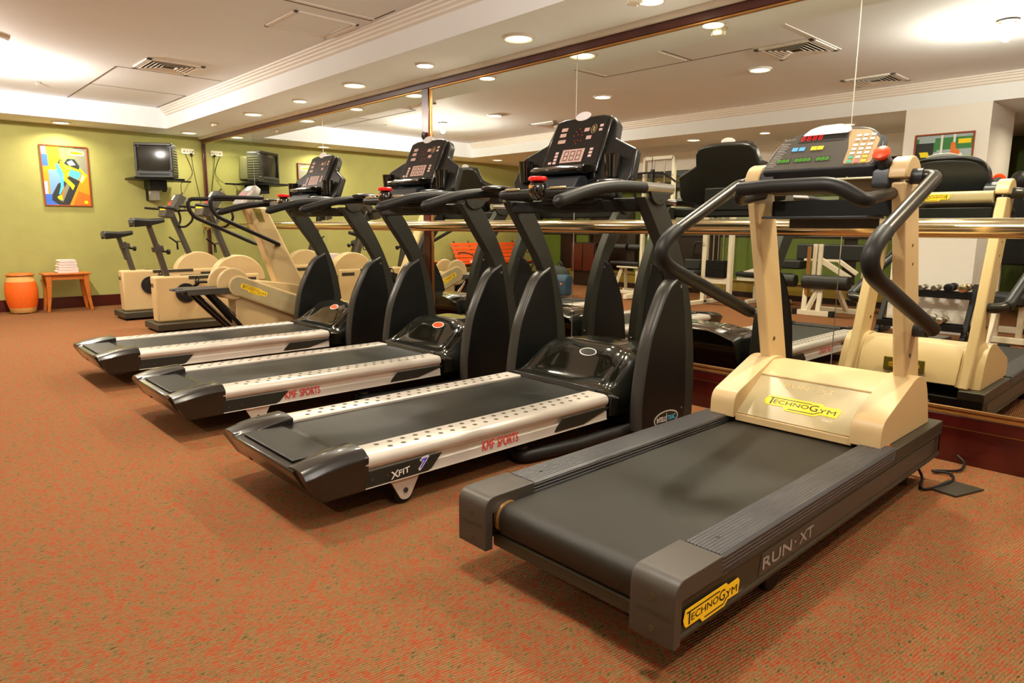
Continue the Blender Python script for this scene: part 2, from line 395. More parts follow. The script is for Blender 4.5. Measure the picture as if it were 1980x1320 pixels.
def rail():
    t = thing('ballet_barre', 'long polished brass handrail mounted in front of the wall mirror', 'handrail', (-4.3, D, 1.13))
    link('rail_tube', MB().cyl((-10.72, D-.085, 1.13), (XR-.02, D-.085, 1.13), .046, 32), 'brass', t)
    link('rail_end', MB().lathe([(0,-.075),(.05,-.07),(.056,0),(.05,.07),(0,.075)], (-10.66, D-.078, 1.13)), 'brass', t)
    for x in (-9.9, -8.1, -6.2, -4.2, -2.3, -.5, 1.4):
        link('bracket', MB().cyl((x, D, 1.13), (x, D-.05, 1.13), .014, 12), 'brass', t)
rail()

# ------------------------------------------------------------------ lights in the ceiling
def area(parent, x, y, z, r, power, col, spread=150):
    l = bpy.data.lights.new('lamp', 'AREA'); l.shape = 'DISK'; l.size = r*2; l.energy = power; l.color = col; l.spread = math.radians(spread)
    o = bpy.data.objects.new('lamp', l); C.objects.link(o); o.parent = parent
    o.location = Vector((x, y, z))-ROOT_LOC[parent.name]
def downlight(x, y, z, r, kind, power, label, group):
    t = thing('ceiling_light', label, 'ceiling light', (x, y, z), group)
    link('trim_ring', MB().lathe([(r*.80,-.006),(r*.86,-.016),(r*.97,-.014),(r*1.03,-.004),(r*1.03,0)], (x,y,z), 36), 'white', t)
    if kind == 'g':
        link('lens', MB().lathe([(0,-.020),(r*.4,-.018),(r*.7,-.012),(r*.82,-.004)], (x,y,z), 32), 'lensg', t)
        area(t, x, y, z-.024, r*.6, power, (1, .92, .71))
    else:
        link('lens', MB().lathe([(0,-.012),(r*.82,-.008)], (x,y,z), 32), 'lensw', t)
        area(t, x, y, z-.018, r*.6, power, (1, .87, .68))
PS = 1.0
SL = 'downlights in the soffit above the mirror'
soff = [(-2.50,'w','warm round downlight above the nearest black treadmill console, first in the soffit row'),
        (-3.61,'g','large ribbed glass downlight in the soffit row, the nearest one in view'),
        (-4.71,'w','bright warm round downlight in the soffit above the wooden mirror post'),
        (-5.82,'g','ribbed glass downlight in the soffit row just left of the wooden mirror post'),
        (-6.93,'w','small bright warm downlight in the soffit between two ribbed glass ones'),
        (-8.13,'g','ribbed glass downlight in the soffit row over the exercise bikes'),
        (-10.36,'g','ribbed glass downlight in the soffit corner above the television')]
for x, k, lb in soff: downlight(x, 3.42, ZS, .112 if k == 'g' else .078, k, 22*PS if k == 'w' else 12*PS, lb, SL)
for x, k in ((-1.3,'g'), (-.1,'w')):
    downlight(x, 3.42, ZS, .112 if k == 'g' else .078, k, 22*PS, 'round downlight in the soffit row out of view towards the near end' if k == 'g' else 'round downlight at the near end of the soffit row', SL)
downlight(-10.55, 1.92, ZS, .112, 'g', 14*PS, 'ribbed glass downlight in the soffit above the framed poster', 'downlights near the green wall')
downlight(-10.55, -.3, ZS, .112, 'g', 12*PS, 'ribbed glass downlight in the green wall soffit near the slatted bench', 'downlights near the green wall')
RG = 'downlights in the recessed ceiling'
for x, lb in ((-7.43,'round downlight in the recessed ceiling at the upper left of the photo'), (-5.48,'small warm downlight in the recessed ceiling, mirrored above the nearest black treadmill console'),
              (-3.48,'small warm downlight in the recessed ceiling between two louvred vents'), (.5,'round downlight in the recessed ceiling behind the camera')):
    downlight(x, .92, ZC, .11, 'w', 34*PS, lb, RG)
OG = 'downlights in the soffit across the room'
for x, k, lb in ((-10.1,'g','ribbed downlight across the room at the green wall corner, seen in the mirror'), (-5.75,'g','ribbed downlight across the room over the cable machine, seen in the mirror'),
              (-4.64,'w','bright warm downlight across the room, seen in the mirror left of the beige treadmill console'), (-3.57,'g','ribbed downlight across the room just before the white column, seen in the mirror'),
              (-7.9,'w','warm downlight across the room over the backpack, seen in the mirror'), (-1.2,'w','warm downlight across the room right of the white column')):
    downlight(x, -1.52, ZS, .112 if k == 'g' else .078, k, 14*PS, lb, OG)
# two bare bulbs that burn the ceiling out
for x, y, p, lb in ((-8.5,1.02,180,'glaring bare bulb under the recessed ceiling near the green wall'), (-1.42,1.1,100,'glaring bare bulb under the recessed ceiling, mirrored at the upper right corner')):
    t = thing('bare_bulb', lb, 'ceiling light', (x, y, ZC), 'bare bulbs under the recessed ceiling')
    link('socket', MB().lathe([(.07,0),(.07,-.012),(.05,-.02),(0,-.02)], (x,y,ZC)), 'grey3', t)
    link('bulb', MB().ball((x,y,ZC-.035), .045, .045, .03), 'bulb', t)
    l = bpy.data.lights.new('lamp', 'POINT'); l.energy = p*PS; l.color = (1, .93, .82); l.shadow_soft_size = .03
    o = bpy.data.objects.new('lamp', l); C.objects.link(o); o.parent = t; o.location = (0, 0, -.125)

# smoke detectors
def smoke(x, y, lb):
    t = thing('smoke_detector', lb, 'smoke detector', (x,y,ZS), 'smoke detectors on the soffit')
    link('base', MB().lathe([(.055,0),(.055,-.012),(.045,-.016)], (x,y,ZS)), 'socket', t)
    link('head', MB().lathe([(.042,-.016),(.044,-.03),(.036,-.045),(.028,-.05),(.0,-.052)], (x,y,ZS)), 'socket', t)
    m = MB()
    for i in range(10):
        a = 2*PI*i/10; m.box((x+.043*math.cos(a)-.003, y+.043*math.sin(a)-.003, ZS-.046), (x+.043*math.cos(a)+.003, y+.043*math.sin(a)+.003, ZS-.02))
    link('cage', m, 'socket', t)
smoke(-2.53, 3.30, 'white smoke detector on the soffit at the top edge of the photo')
smoke(-9.2, 3.36, 'white smoke detector on the soffit near the far corner')

def vent(x0, x1, y0, y1, louver, lb):
    t = thing('ceiling_vent', lb, 'air vent', ((x0+x1)/2, (y0+y1)/2, ZC), 'square vents in the recessed ceiling')
    z = ZC; m = MB()
    for a, b, hz in ((0, .028, .012), (.040, .052, .008)) if not louver else ((0, .045, .012),):
        m.box((x0+a,y0+a,z-hz),(x1-a,y0+b,z)); m.box((x0+a,y1-b,z-hz),(x1-a,y1-a,z)); m.box((x0+a,y0+a,z-hz),(x0+b,y1-a,z)); m.box((x1-b,y0+a,z-hz),(x1-a,y1-a,z))
    link('frame', m, 'white', t, bevel=.002)
    if louver:
        link('backing', MB().box((x0+.03,y0+.03,z-.004),(x1-.03,y1-.03,z-.001)), 'vent_dark', t)
        cx, cy = (x0+x1)/2, (y0+y1)/2
        for i in range(5):
            s = (x1-x0)/2-.062-i*.036
            mm = MB()
            for ux, uy in ((1,0),(-1,0),(0,1),(0,-1)):
                c = V(cx+ux*s, cy+uy*s, z-.010); d = V(-uy, ux, 0); n = V(ux, uy, 0)
                mm.obox(c, d*s, (n*.93+V(0,0,-.37)).normalized()*.0085, (n*.37+V(0,0,.93)).normalized()*.0012)
            link('louver', mm, 'white', t, smooth=0)
    else:
        link('cover_plate', MB().box((x0+.05,y0+.05,z-.004),(x1-.05,y1-.05,z-.001)), 'ceil', t)
vent(-7.80,-7.26,2.07,2.60,True,'louvred square ceiling vent near the far end of the recessed ceiling')
vent(-5.48,-4.94,2.43,2.96,False,'square blank vent cover in a double white frame on the near ceiling')
vent(-3.17,-2.64,1.13,1.65,True,'louvred square ceiling vent mirrored above the beige treadmill, the nearer of two')
vent(-3.14,-2.61,-.65,-.17,True,'louvred square ceiling vent mirrored lower down, close to the far cornice')
vent(-7.70,-7.16,-.55,-.02,True,'louvred square ceiling vent mirrored left of the nearest black treadmill console')
t = tag(link('sprinkler_head', MB().lathe([(.03,0),(.03,-.006),(.008,-.01),(.008,-.03),(.02,-.034),(0,-.036)], (-9.3, 1.5, ZC)), 'steel'), 'small sprinkler head on the recessed ceiling near the green wall', 'sprinkler')

# ------------------------------------------------------------------ black treadmill (nearest one built, two copies)
def black_treadmill():
    CX = -2.60; t = thing('treadmill', 'x', 'treadmill', (CX, 2.2, 0), 'black treadmills in a row')
    P = lambda x, y, z: (CX+x, y, z)
    sd = (1, -1)
    # frame under the deck
    m = MB().box(P(-.375,1.14,.125), P(.375,3.0,.215)); link('deck_frame', m, 'blk', t)
    link('running_belt', MB().prism(rpoly([(1.10,.20),(1.10,.236),(2.86,.236),(2.86,.20)], .014), 'x', CX-.265, CX+.265), 'belt', t)
    for s in sd:
        prof = [(.262,.218),(.262,.246),(.268,.250),(.380,.250),(.398,.245),(.408,.232),(.410,.215),(.404,.200),(.392,.192),(.388,.165),(.398,.160),(.400,.126),(.404,.117),(.36,.117),(.36,.218)]
        m = MB().prism([(CX+s*a, b) for a, b in prof], 'y', 1.285, 2.75)
        for k in range(21):
            for row, off in ((.300,0),(.352,.033)):
                y = 1.40+k*.0635+off
                if y < 2.70: m.add(*disc((CX+s*row, y, .2506), .0115, 12), mi=1)
        link('side_rail', m, ['alu','hole'], t, bevel=.0015)
        # dark inserts at both ends of the lower side panel
        x0 = CX+s*.399; x1 = CX+s*.4035
        m = MB().prism([(1.285,.122),(1.58,.122),(1.60,.13),(1.655,.186),(1.285,.186)], 'x', x0, x1)
        ins = link('side_insert', m, 'char', t, bevel=.001)
        b = MB()
        for y, z, r in ((1.315,.150,.006),(1.345,.150,.003),(1.385,.150,.006),(1.575,.158,.004)): b.cyl((x1,y,z),(x1+s*.003,y,z), r, 10)
        link('screw', b, 'iron', t, parent=ins)
        m = MB().prism([(2.40,.186),(2.36,.15),(2.345,.128),(2.56,.128),(2.76,.176),(2.76,.186)], 'x', x0, x1); link('side_insert', m, 'char', t, bevel=.001)
        # end cap
        xi, xo = CX+s*.235, CX+s*.412
        def cap(u, v, s=s):
            y = 1.30-.26*v
            z = .266-.036*v*v
            x = CX+s*(.235+.177*u)-s*(.010*max(0,v-.6)**2*6)*u
            z += .008*math.sin(PI*u)-.020*max(0, u-.8)/.2-(.014*v if u < .12 else 0)
            return V(x, y, z)
        nu, nv = 10, 12; m = MB(); top = [[cap(i/nu, j/nv) for i in range(nu+1)] for j in range(nv+1)]
        def bot(p, j): 
            v = j/nv; return V(p.x-s*.012*(1 if p.x*s > (CX*s+.3) else 0), p.y+.06*max(0, v-.6)/.4, .112)
        vs = [p for r in top for p in r]; bs = [bot(p, j) for j, r in enumerate(top) for p in r]; n = len(vs); w = nu+1
        fs = [(j*w+i, j*w+i+1, (j+1)*w+i+1, (j+1)*w+i) for j in range(nv) for i in range(nu)]
        fs += [tuple(n+q for q in f[::-1]) for f in fs]
        ring = [i for i in range(w)]+[j*w+nu for j in range(1,nv+1)]+[nv*w+i for i in range(nu-1,-1,-1)]+[j*w for j in range(nv-1,0,-1)]
        fs += [(ring[k], ring[(k+1)%len(ring)], ring[(k+1)%len(ring)]+n, ring[k]+n) for k in range(len(ring))]
        m.add(vs+bs, fs); link('end_cap', m, 'cap', t, bevel=.004)
        # adjustable rear foot
        poly = rpoly([(1.405,.122),(1.555,.122),(1.50,.02),(1.46,.02)], [0,0,.03,.03])
        ft = link('rear_foot', MB().prism(poly, 'x', CX+s*.375, CX+s*.385), 'alu', t, bevel=.001)
        link('foot_wheel', MB().cyl((CX+s*.345,1.48,.045),(CX+s*.372,1.48,.045), .045, 20), 'rubber', t, parent=ft)
        link('foot_bolt', MB().cyl((CX+s*.384,1.48,.06),(CX+s*.389,1.48,.06), .011, 14), 'iron', t, parent=ft)
    # rear cover between the caps
    m = MB().prism([(1.285,.236),(1.16,.238),(1.075,.234),(1.042,.226),(1.040,.216),(1.075,.15),(1.13,.085),(1.21,.08),(1.24,.12),(1.285,.13)], 'x', CX-.30, CX+.30)
    link('rear_cover', m, 'cap', t, bevel=.004)
    link('cover_plate', MB().box(P(-.235,1.070,.236), P(.235,1.245,.243)), 'belt', t, bevel=.003)
    # motor hood
    def hood(u, v):
        a = abs(2*u-1); y = 2.775+v*.62
        f = lambda q: max(0, min(1, q)); sm = lambda q: q*q*(3-2*q)
        h = .262+.19*sm(f((v-.04)/.48))*(1-.30*sm(f((a-.35)/.65)))
        h += .030*math.exp(-((a-.62-.18*(1-v))/.08)**2)*sm(f(v*4))*(1-v)
        h -= .02*sm(f((v-.75)/.25)); h -= .15*sm(f((a-.86)/.14))*(.25+.75*sm(f(v*2)))
        return V(CX+(2*u-1)*.408, y+.0*a, h)
    nu, nv = 40, 28; m = MB(); vs = [hood(i/nu, j/nv) for j in range(nv+1) for i in range(nu+1)]; w = nu+1; n = len(vs)
    bs = [V(p.x, p.y, .13) for p in vs]
    fs = [(j*w+i, j*w+i+1, (j+1)*w+i+1, (j+1)*w+i) for j in range(nv) for i in range(nu)]
    ring = [i for i in range(w)]+[j*w+nu for j in range(1,nv+1)]+[nv*w+i for i in range(nu-1,-1,-1)]+[j*w for j in range(nv-1,0,-1)]
    fs += [(ring[k], ring[(k+1)%len(ring)], ring[(k+1)%len(ring)]+n, ring[k]+n) for k in range(len(ring))]
    m.add(vs+bs, fs); link('motor_hood', m, 'gloss', t, smooth=50)
    link('hood_lip', MB().prism([(2.765,.236),(2.80,.236),(2.80,.266),(2.775,.262)], 'x', CX-.30, CX+.30), 'cap', t, bevel=.002)
    # badge on the hood
    c = hood(.56, .36); nrm = (hood(.57,.36)-c).cross(hood(.56,.38)-c).normalized(); ux = (hood(.58,.36)-c).normalized(); uy = nrm.cross(ux)
    ell = lambda a, b, k=28: [(a*math.cos(2*PI*i/k), b*math.sin(2*PI*i/k)) for i in range(k)]
    m = MB().plate(ell(.062,.030), c+nrm*.001, ux, uy, .002).plate(ell(.056,.025), c+nrm*.0032, ux, uy, .0008, 1).plate(ell(.050,.020), c+nrm*.0042, ux, uy, .0008, 2)
    bd = link('hood_badge', m, ['white_s','white_s','white_s'], t, smooth=0)
    # floor base
    m = MB().box(P(-.50,2.95,.045), P(.50,3.36,.14))
    link('base_box', m, 'blk', t, bevel=.01)
    for s in sd:
        pts = rnd([(CX+s*.27,2.20,.035),(CX+s*.36,2.15,.035),(CX+s*.41,2.45,.035),(CX+s*.44,3.42,.035)], .12)
        link('floor_frame', MB().tube(pts, .034, 12), 'rubber', t)
    link('floor_frame', MB().beam(P(-.44,3.42,.035), P(.44,3.42,.035), .06, .06), 'rubber', t, bevel=.01)
    for s in sd: link('floor_foot', MB().lathe([(.03,.065),(.03,.078),(.018,.085),(.008,.082),(0,.082)], (CX+s*.33,2.19,0)), 'iron', t)
    link('power_switch', MB().box(P(-.46,3.36,.085), P(-.43,3.366,.115)), 'red', t)
    # uprights with curved posts
    front = spline([(0,2.985,1.285),(0,3.09,1.15),(0,3.21,.94),(0,3.30,.715),(0,3.345,.51),(0,3.37,.28),(0,3.37,.03)], 4)
    rear = spline([(0,2.835,1.275),(0,2.965,1.10),(0,3.11,.90),(0,3.19,.72),(0,3.22,.5),(0,3.235,.28),(0,3.24,.03)], 4)
    poly = [(p.y, p.z) for p in front]+[(p.y, p.z) for p in rear[::-1]]
    for s in sd:
        link('upright_post', MB().prism(poly, 'x', CX+s*.462, CX+s*.530), 'char', t, bevel=.005)
        le = spline([(0,3.19,.862),(0,3.09,.805),(0,3.015,.69),(0,2.937,.53),(0,2.897,.36),(0,2.877,.20),(0,2.88,.045)], 5)
        inner = [(3.205,.845),(3.24,.70),(3.275,.5),(3.29,.28),(3.29,.045)]
        sh = [(p.y, p.z) for p in le]
        m = MB().prism(sh+inner[::-1], 'x', CX+s*.455, CX+s*.5335)
        so = link('side_shroud', m, 'shroud', t, bevel=.012, segs=3)
        # rounded leading edge, its paler colour stands in for the light on it
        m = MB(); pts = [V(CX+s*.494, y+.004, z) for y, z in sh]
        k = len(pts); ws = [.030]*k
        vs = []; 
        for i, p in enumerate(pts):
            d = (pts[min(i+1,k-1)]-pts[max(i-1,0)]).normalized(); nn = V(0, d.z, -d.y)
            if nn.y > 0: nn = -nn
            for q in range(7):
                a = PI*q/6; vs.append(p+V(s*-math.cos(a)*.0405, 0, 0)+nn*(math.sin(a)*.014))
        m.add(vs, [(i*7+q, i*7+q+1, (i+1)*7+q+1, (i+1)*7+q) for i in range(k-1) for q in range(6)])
        link('shroud_edge', m, 'shlit', t, parent=so)
        b = MB()
        for y, z in ((3.19,.81),(3.30,.22),(3.25,.12)): b.cyl((CX+s*.5335,y,z),(CX+s*.5365,y,z), .009 if z > .5 else .005, 12)
        link('bolt', b, 'steel', t, parent=so)
        b = MB()
        for z in (.30,.25): b.ball((CX+s*.496,3.372,z), .008)
        link('front_bolt', b, 'chrome', t)
        # handrail with foam grip, chrome end and bracket
        pts = spline([(CX+s*.50,2.225,1.232),(CX+s*.50,2.33,1.262),(CX+s*.50,2.46,1.295),(CX+s*.505,2.60,1.315),(CX+s*.512,2.74,1.322),(CX+s*.52,2.86,1.321)], 5)
        r = [.020]+[.028]*(len(pts)-1)
        h = link('handrail', MB().tube([V(*pts[0])-V(0,.012,.004)]+pts, [.008]+r, 16), 'rubber', t)
        link('rail_sleeve', MB().cyl((CX+s*.52,2.84,1.321),(CX+s*.52,3.07,1.320), .0285, 18), 'steel', t, parent=h)
        br = rpoly([(2.87,1.30),(3.045,1.30),(3.01,1.255),(2.93,1.235),(2.885,1.262)], [0,0,.03,.03,.02])
        link('rail_bracket', MB().prism(br, 'x', CX+s*.525, CX+s*.545).cyl((CX+s*.545,2.955,1.262),(CX+s*.549,2.955,1.262), .006, 10), 'char', t, parent=h, bevel=.002)
        # grip pad on top of the rail near the console
        link('rail_pad', MB().ball((CX+s*.43,2.72,1.342), .055, .13, .022), 'cap', t)
    link('cross_beam', MB().box(P(-.47,2.86,1.205), P(.47,2.925,1.275)), 'blk', t, bevel=.012)
    # pulse bar and safety hub in front of the console
    link('pulse_bar', MB().tube(rnd([P(-.30,2.86,1.29),P(-.30,2.60,1.30),P(.30,2.60,1.30),P(.30,2.86,1.29)], .07), .024, 14), 'rubber', t)
    for s in sd:
        m = MB()
        for i in range(6): m.ball(P(s*.17+(i-2.5)*.018,2.59,1.322), .010, .02, .009, n=10, m=6)
        link('pulse_sensor', m, 'brass', t)
    hub = link('safety_hub', MB().ball(P(.035,2.575,1.315), .052, .048, .055), 'gloss', t)
    link('stop_button', MB().lathe([(.044,0),(.050,.006),(.050,.018),(.043,.024),(0,.026)], P(.035,2.575,1.36)), 'red', t)
    link('hub_label', MB().box(P(.02,2.525,1.325), P(.042,2.530,1.338)), 'orange_l', t, parent=hub)
    link('strut', MB().box(P(-.07,2.60,1.27), P(.10,2.87,1.30)), 'blk', t, bevel=.01)
    # console: housing slab with wings, tilted face, bins
    B = V(CX, 2.80, 1.32); up = V(0, .42, .91).normalized(); ax = V(1, 0, 0); nf = ax.cross(up)   # nf faces the runner (-y)
    Q = lambda u, v, d=0: B+ax*u+up*v-nf*0+nf*d
    half = [(0,.46),(.14,.452),(.20,.44),(.235,.40),(.25,.31),(.415,.235),(.44,.075),(.41,.025),(.28,.01),(.20,-.02),(0,-.02)]
    poly = half+[(-a, b) for a, b in half[::-1][1:-1]]
    m = MB().plate(poly, Q(0,0,-.066), ax, up, .055); link('console_housing', m, 'consol', t, bevel=.012)
    m = MB().plate([(-.215,.10),(.215,.10),(.20,.432),(.14,.448),(-.14,.448),(-.20,.432)], Q(0,0,-.032), ax, up, .045); link('console_body', m, 'cap', t, bevel=.008)
    m = MB().plate(rpoly([(-.195,.145),(.195,.145),(.185,.42),(.12,.436),(-.12,.436),(-.185,.42)], .01), Q(0,0,.0128), ax, up, .003)
    face = link('console_face', m, 'facep', t)
    m = MB().plate([(-.075,.165),(.085,.165),(.085,.245),(-.075,.245)], Q(0,0,.0162), ax, up, .0012)
    def seg(mm, u, v, w, h):
        th = .006
        for a, b, c, d in ((0,0,w,th),(0,h/2-th/2,w,h/2+th/2),(0,h-th,w,h),(0,0,th,h),(w-th,0,w,h)):
            mm.plate([(u+a,v+b),(u+c,v+b),(u+c,v+d),(u+a,v+d)], Q(0,0,.0176), ax, up, .0006, 1)
    for i in range(3): seg(m, -.058+i*.046, .175, .034, .060)
    link('display', m, ['lcd','lcdseg'], t, parent=face, smooth=0)
    bt = [(-.115,.168),(-.115,.188),(-.115,.208),(-.115,.228),(-.15,.168),(.135,.195),(.135,.215),(.135,.235),(.155,.375),(.155,.35)]
    for u, v in bt:
        link('button', MB().plate([(-.011,-.007),(.011,-.007),(.011,.007),(-.011,.007)], Q(u,v,.0160), ax, up, .003), 'btn', t, parent=face, smooth=0)
    for u, v, w in ((-.115,.375,.045),(-.115,.34,.045),(-.110,.30,.055),(.085,.31,.035),(.055,.36,.035)):
        link('program_key', MB().plate([(-w/2,-.011),(w/2,-.011),(w/2,.011),(-w/2,.011)], Q(u,v,.0160), ax, up, .002), 'lcd', t, parent=face, smooth=0)
    m = MB()
    for u, v in ((.0,.37),(.02,.35),(-.02,.355),(.0,.335),(.03,.33),(-.03,.33),(.01,.30),(-.012,.295),(.0,.28),(.035,.295)): m.plate([(-.003,-.003),(.003,-.003),(.003,.003),(-.003,.003)], Q(u,v,.0160), ax, up, .001)
    link('indicator_dots', m, 'btnr', t, parent=face, smooth=0)
    pts = [Q(.105+.018*math.cos(a), .36+.026*math.sin(a), .0175) for a in [2*PI*i/16 for i in range(16)]]
    link('key_ring', MB().tube(pts, .0018, 6, close=True).plate([(.099,.345),(.111,.345),(.111,.375),(.099,.375)], Q(0,0,.016), ax, up, .002), 'kpad', t, parent=face)
    m = MB().plate(ell(.055,.028), Q(-.005,.448,.018), ax, up, .002); link('oval_sticker', m, 'white_s', t, smooth=0, label='white oval sticker')
    # reading tray lip and lower fascia
    m = MB().prism([(2.76,1.452),(2.735,1.435),(2.74,1.42),(2.79,1.40),(2.84,1.43),(2.85,1.45)], 'x', CX-.19, CX+.19); link('tray', m, 'gloss', t, bevel=.006)
    m = MB().prism([(2.70,1.315),(2.745,1.385),(2.80,1.40),(2.86,1.36),(2.84,1.28),(2.76,1.28)], 'x', CX-.165, CX+.165); link('lower_fascia', m, 'slate', t, bevel=.008)
    link('console_neck', MB().box(P(-.20,2.84,1.25), P(.20,2.93,1.42)), 'blk', t, bevel=.01)
    for s in sd:
        c = P(s*.32, 2.835, 1.38)
        cup = link('cup_holder', MB().lathe([(0,0),(.036,0),(.044,.11),(.046,.118),(.041,.118),(.034,.02),(0,.02)], c, 28), 'gloss', t)
    return t
def disc(c, r, n=12):
    return [(c[0]+r*math.cos(2*PI*i/n), c[1]+r*math.sin(2*PI*i/n), c[2]) for i in range(n)], [tuple(range(n))]
T3 = black_treadmill()
T2 = dup(T3, (-1.46, 0, 0)); T1 = dup(T3, (-2.99, -.02, 0))
T3['label'] = 'nearest of the three black treadmills, with a dark oval badge on its hood'
T2['label'] = 'middle one of the three black treadmills, between the farthest and the nearest one'
T1['label'] = 'farthest of the three black treadmills, next to the stepper, with a red oval hood badge'
def finish_treadmills():
    ux, uy = V(0,1,0), V(0,0,1)
    for t, y0 in ((T3, 1.88), (T2, 1.635)):
        x = ROOT_LOC[t.name].x+.4042
        link('side_lettering', MB().text('KMF', (x-.003,y0,0), ux, uy, (0,.138,.070,.182), bold=.01).text('SPORTS', (x-.003,y0,0), ux, uy, (.090,.138,.218,.182), bold=.01), 'redtxt', t, smooth=0, label='red side lettering')
    x = ROOT_LOC[T3.name].x+.405
    m = MB().text('X', (x,1.40,0), V(0,1,.12), uy, (0,.130,.035,.160)).text('FIT', (x,1.40,0), V(0,1,.12), uy, (.036,.132,.088,.155)).text('7', (x,1.40,0), V(0,1,.12), V(0,.35,1), (.086,.128,.122,.172), bold=.09, lift=-.0003).text('7', (x,1.40,0), V(0,1,.12), V(0,.35,1), (.090,.132,.118,.168), mi=1, lift=.0004)
    link('model_lettering', m, ['inkw','blue'], T3, smooth=0)
    # oval emblem low on the base of the nearest one
    x = ROOT_LOC[T3.name].x+.536
    ell = lambda a, b, k=32: [(a*math.cos(2*PI*i/k), b*math.sin(2*PI*i/k)) for i in range(k)]
    o = V(x, 3.10, .085); m = MB().plate(ell(.115,.045), o, ux, uy, .002).plate(ell(.105,.038), o+V(.002,0,0), ux, uy, .001, 1)
    m.text('INTELLI', o, ux, uy, (-.09,-.012,-.008,.014), .0036, 2).text('TRAC', o, ux, uy, (.008,-.012,.085,.014), .0036, 3).plate([(-.002,-.03),(.002,-.03),(.002,.03),(-.002,.03)], o+V(.003,0,0), ux, uy, .0008, 2)
    link('oval_emblem', m, ['alu','inkb','inkw','cyan'], T3, smooth=0)
    # hood badges differ: red oval on the two far ones, dark oval with white ring on the nearest
    for t in (T1, T2, T3):
        for ch in t.children:
            if ch.name.startswith('hood_badge'):
                ch.data = ch.data.copy(); ms = ['white_s','orange_r','orange_r'] if t is not T3 else ['inkw','inkb','inkb']
                for q, k in enumerate(ms): ch.data.materials[q] = M[k]
                ch['label'] = 'red and white oval badge' if t is not T3 else 'dark oval badge with a white ring'
                for i, p in enumerate(ch.data.polygons): pass
finish_treadmills()

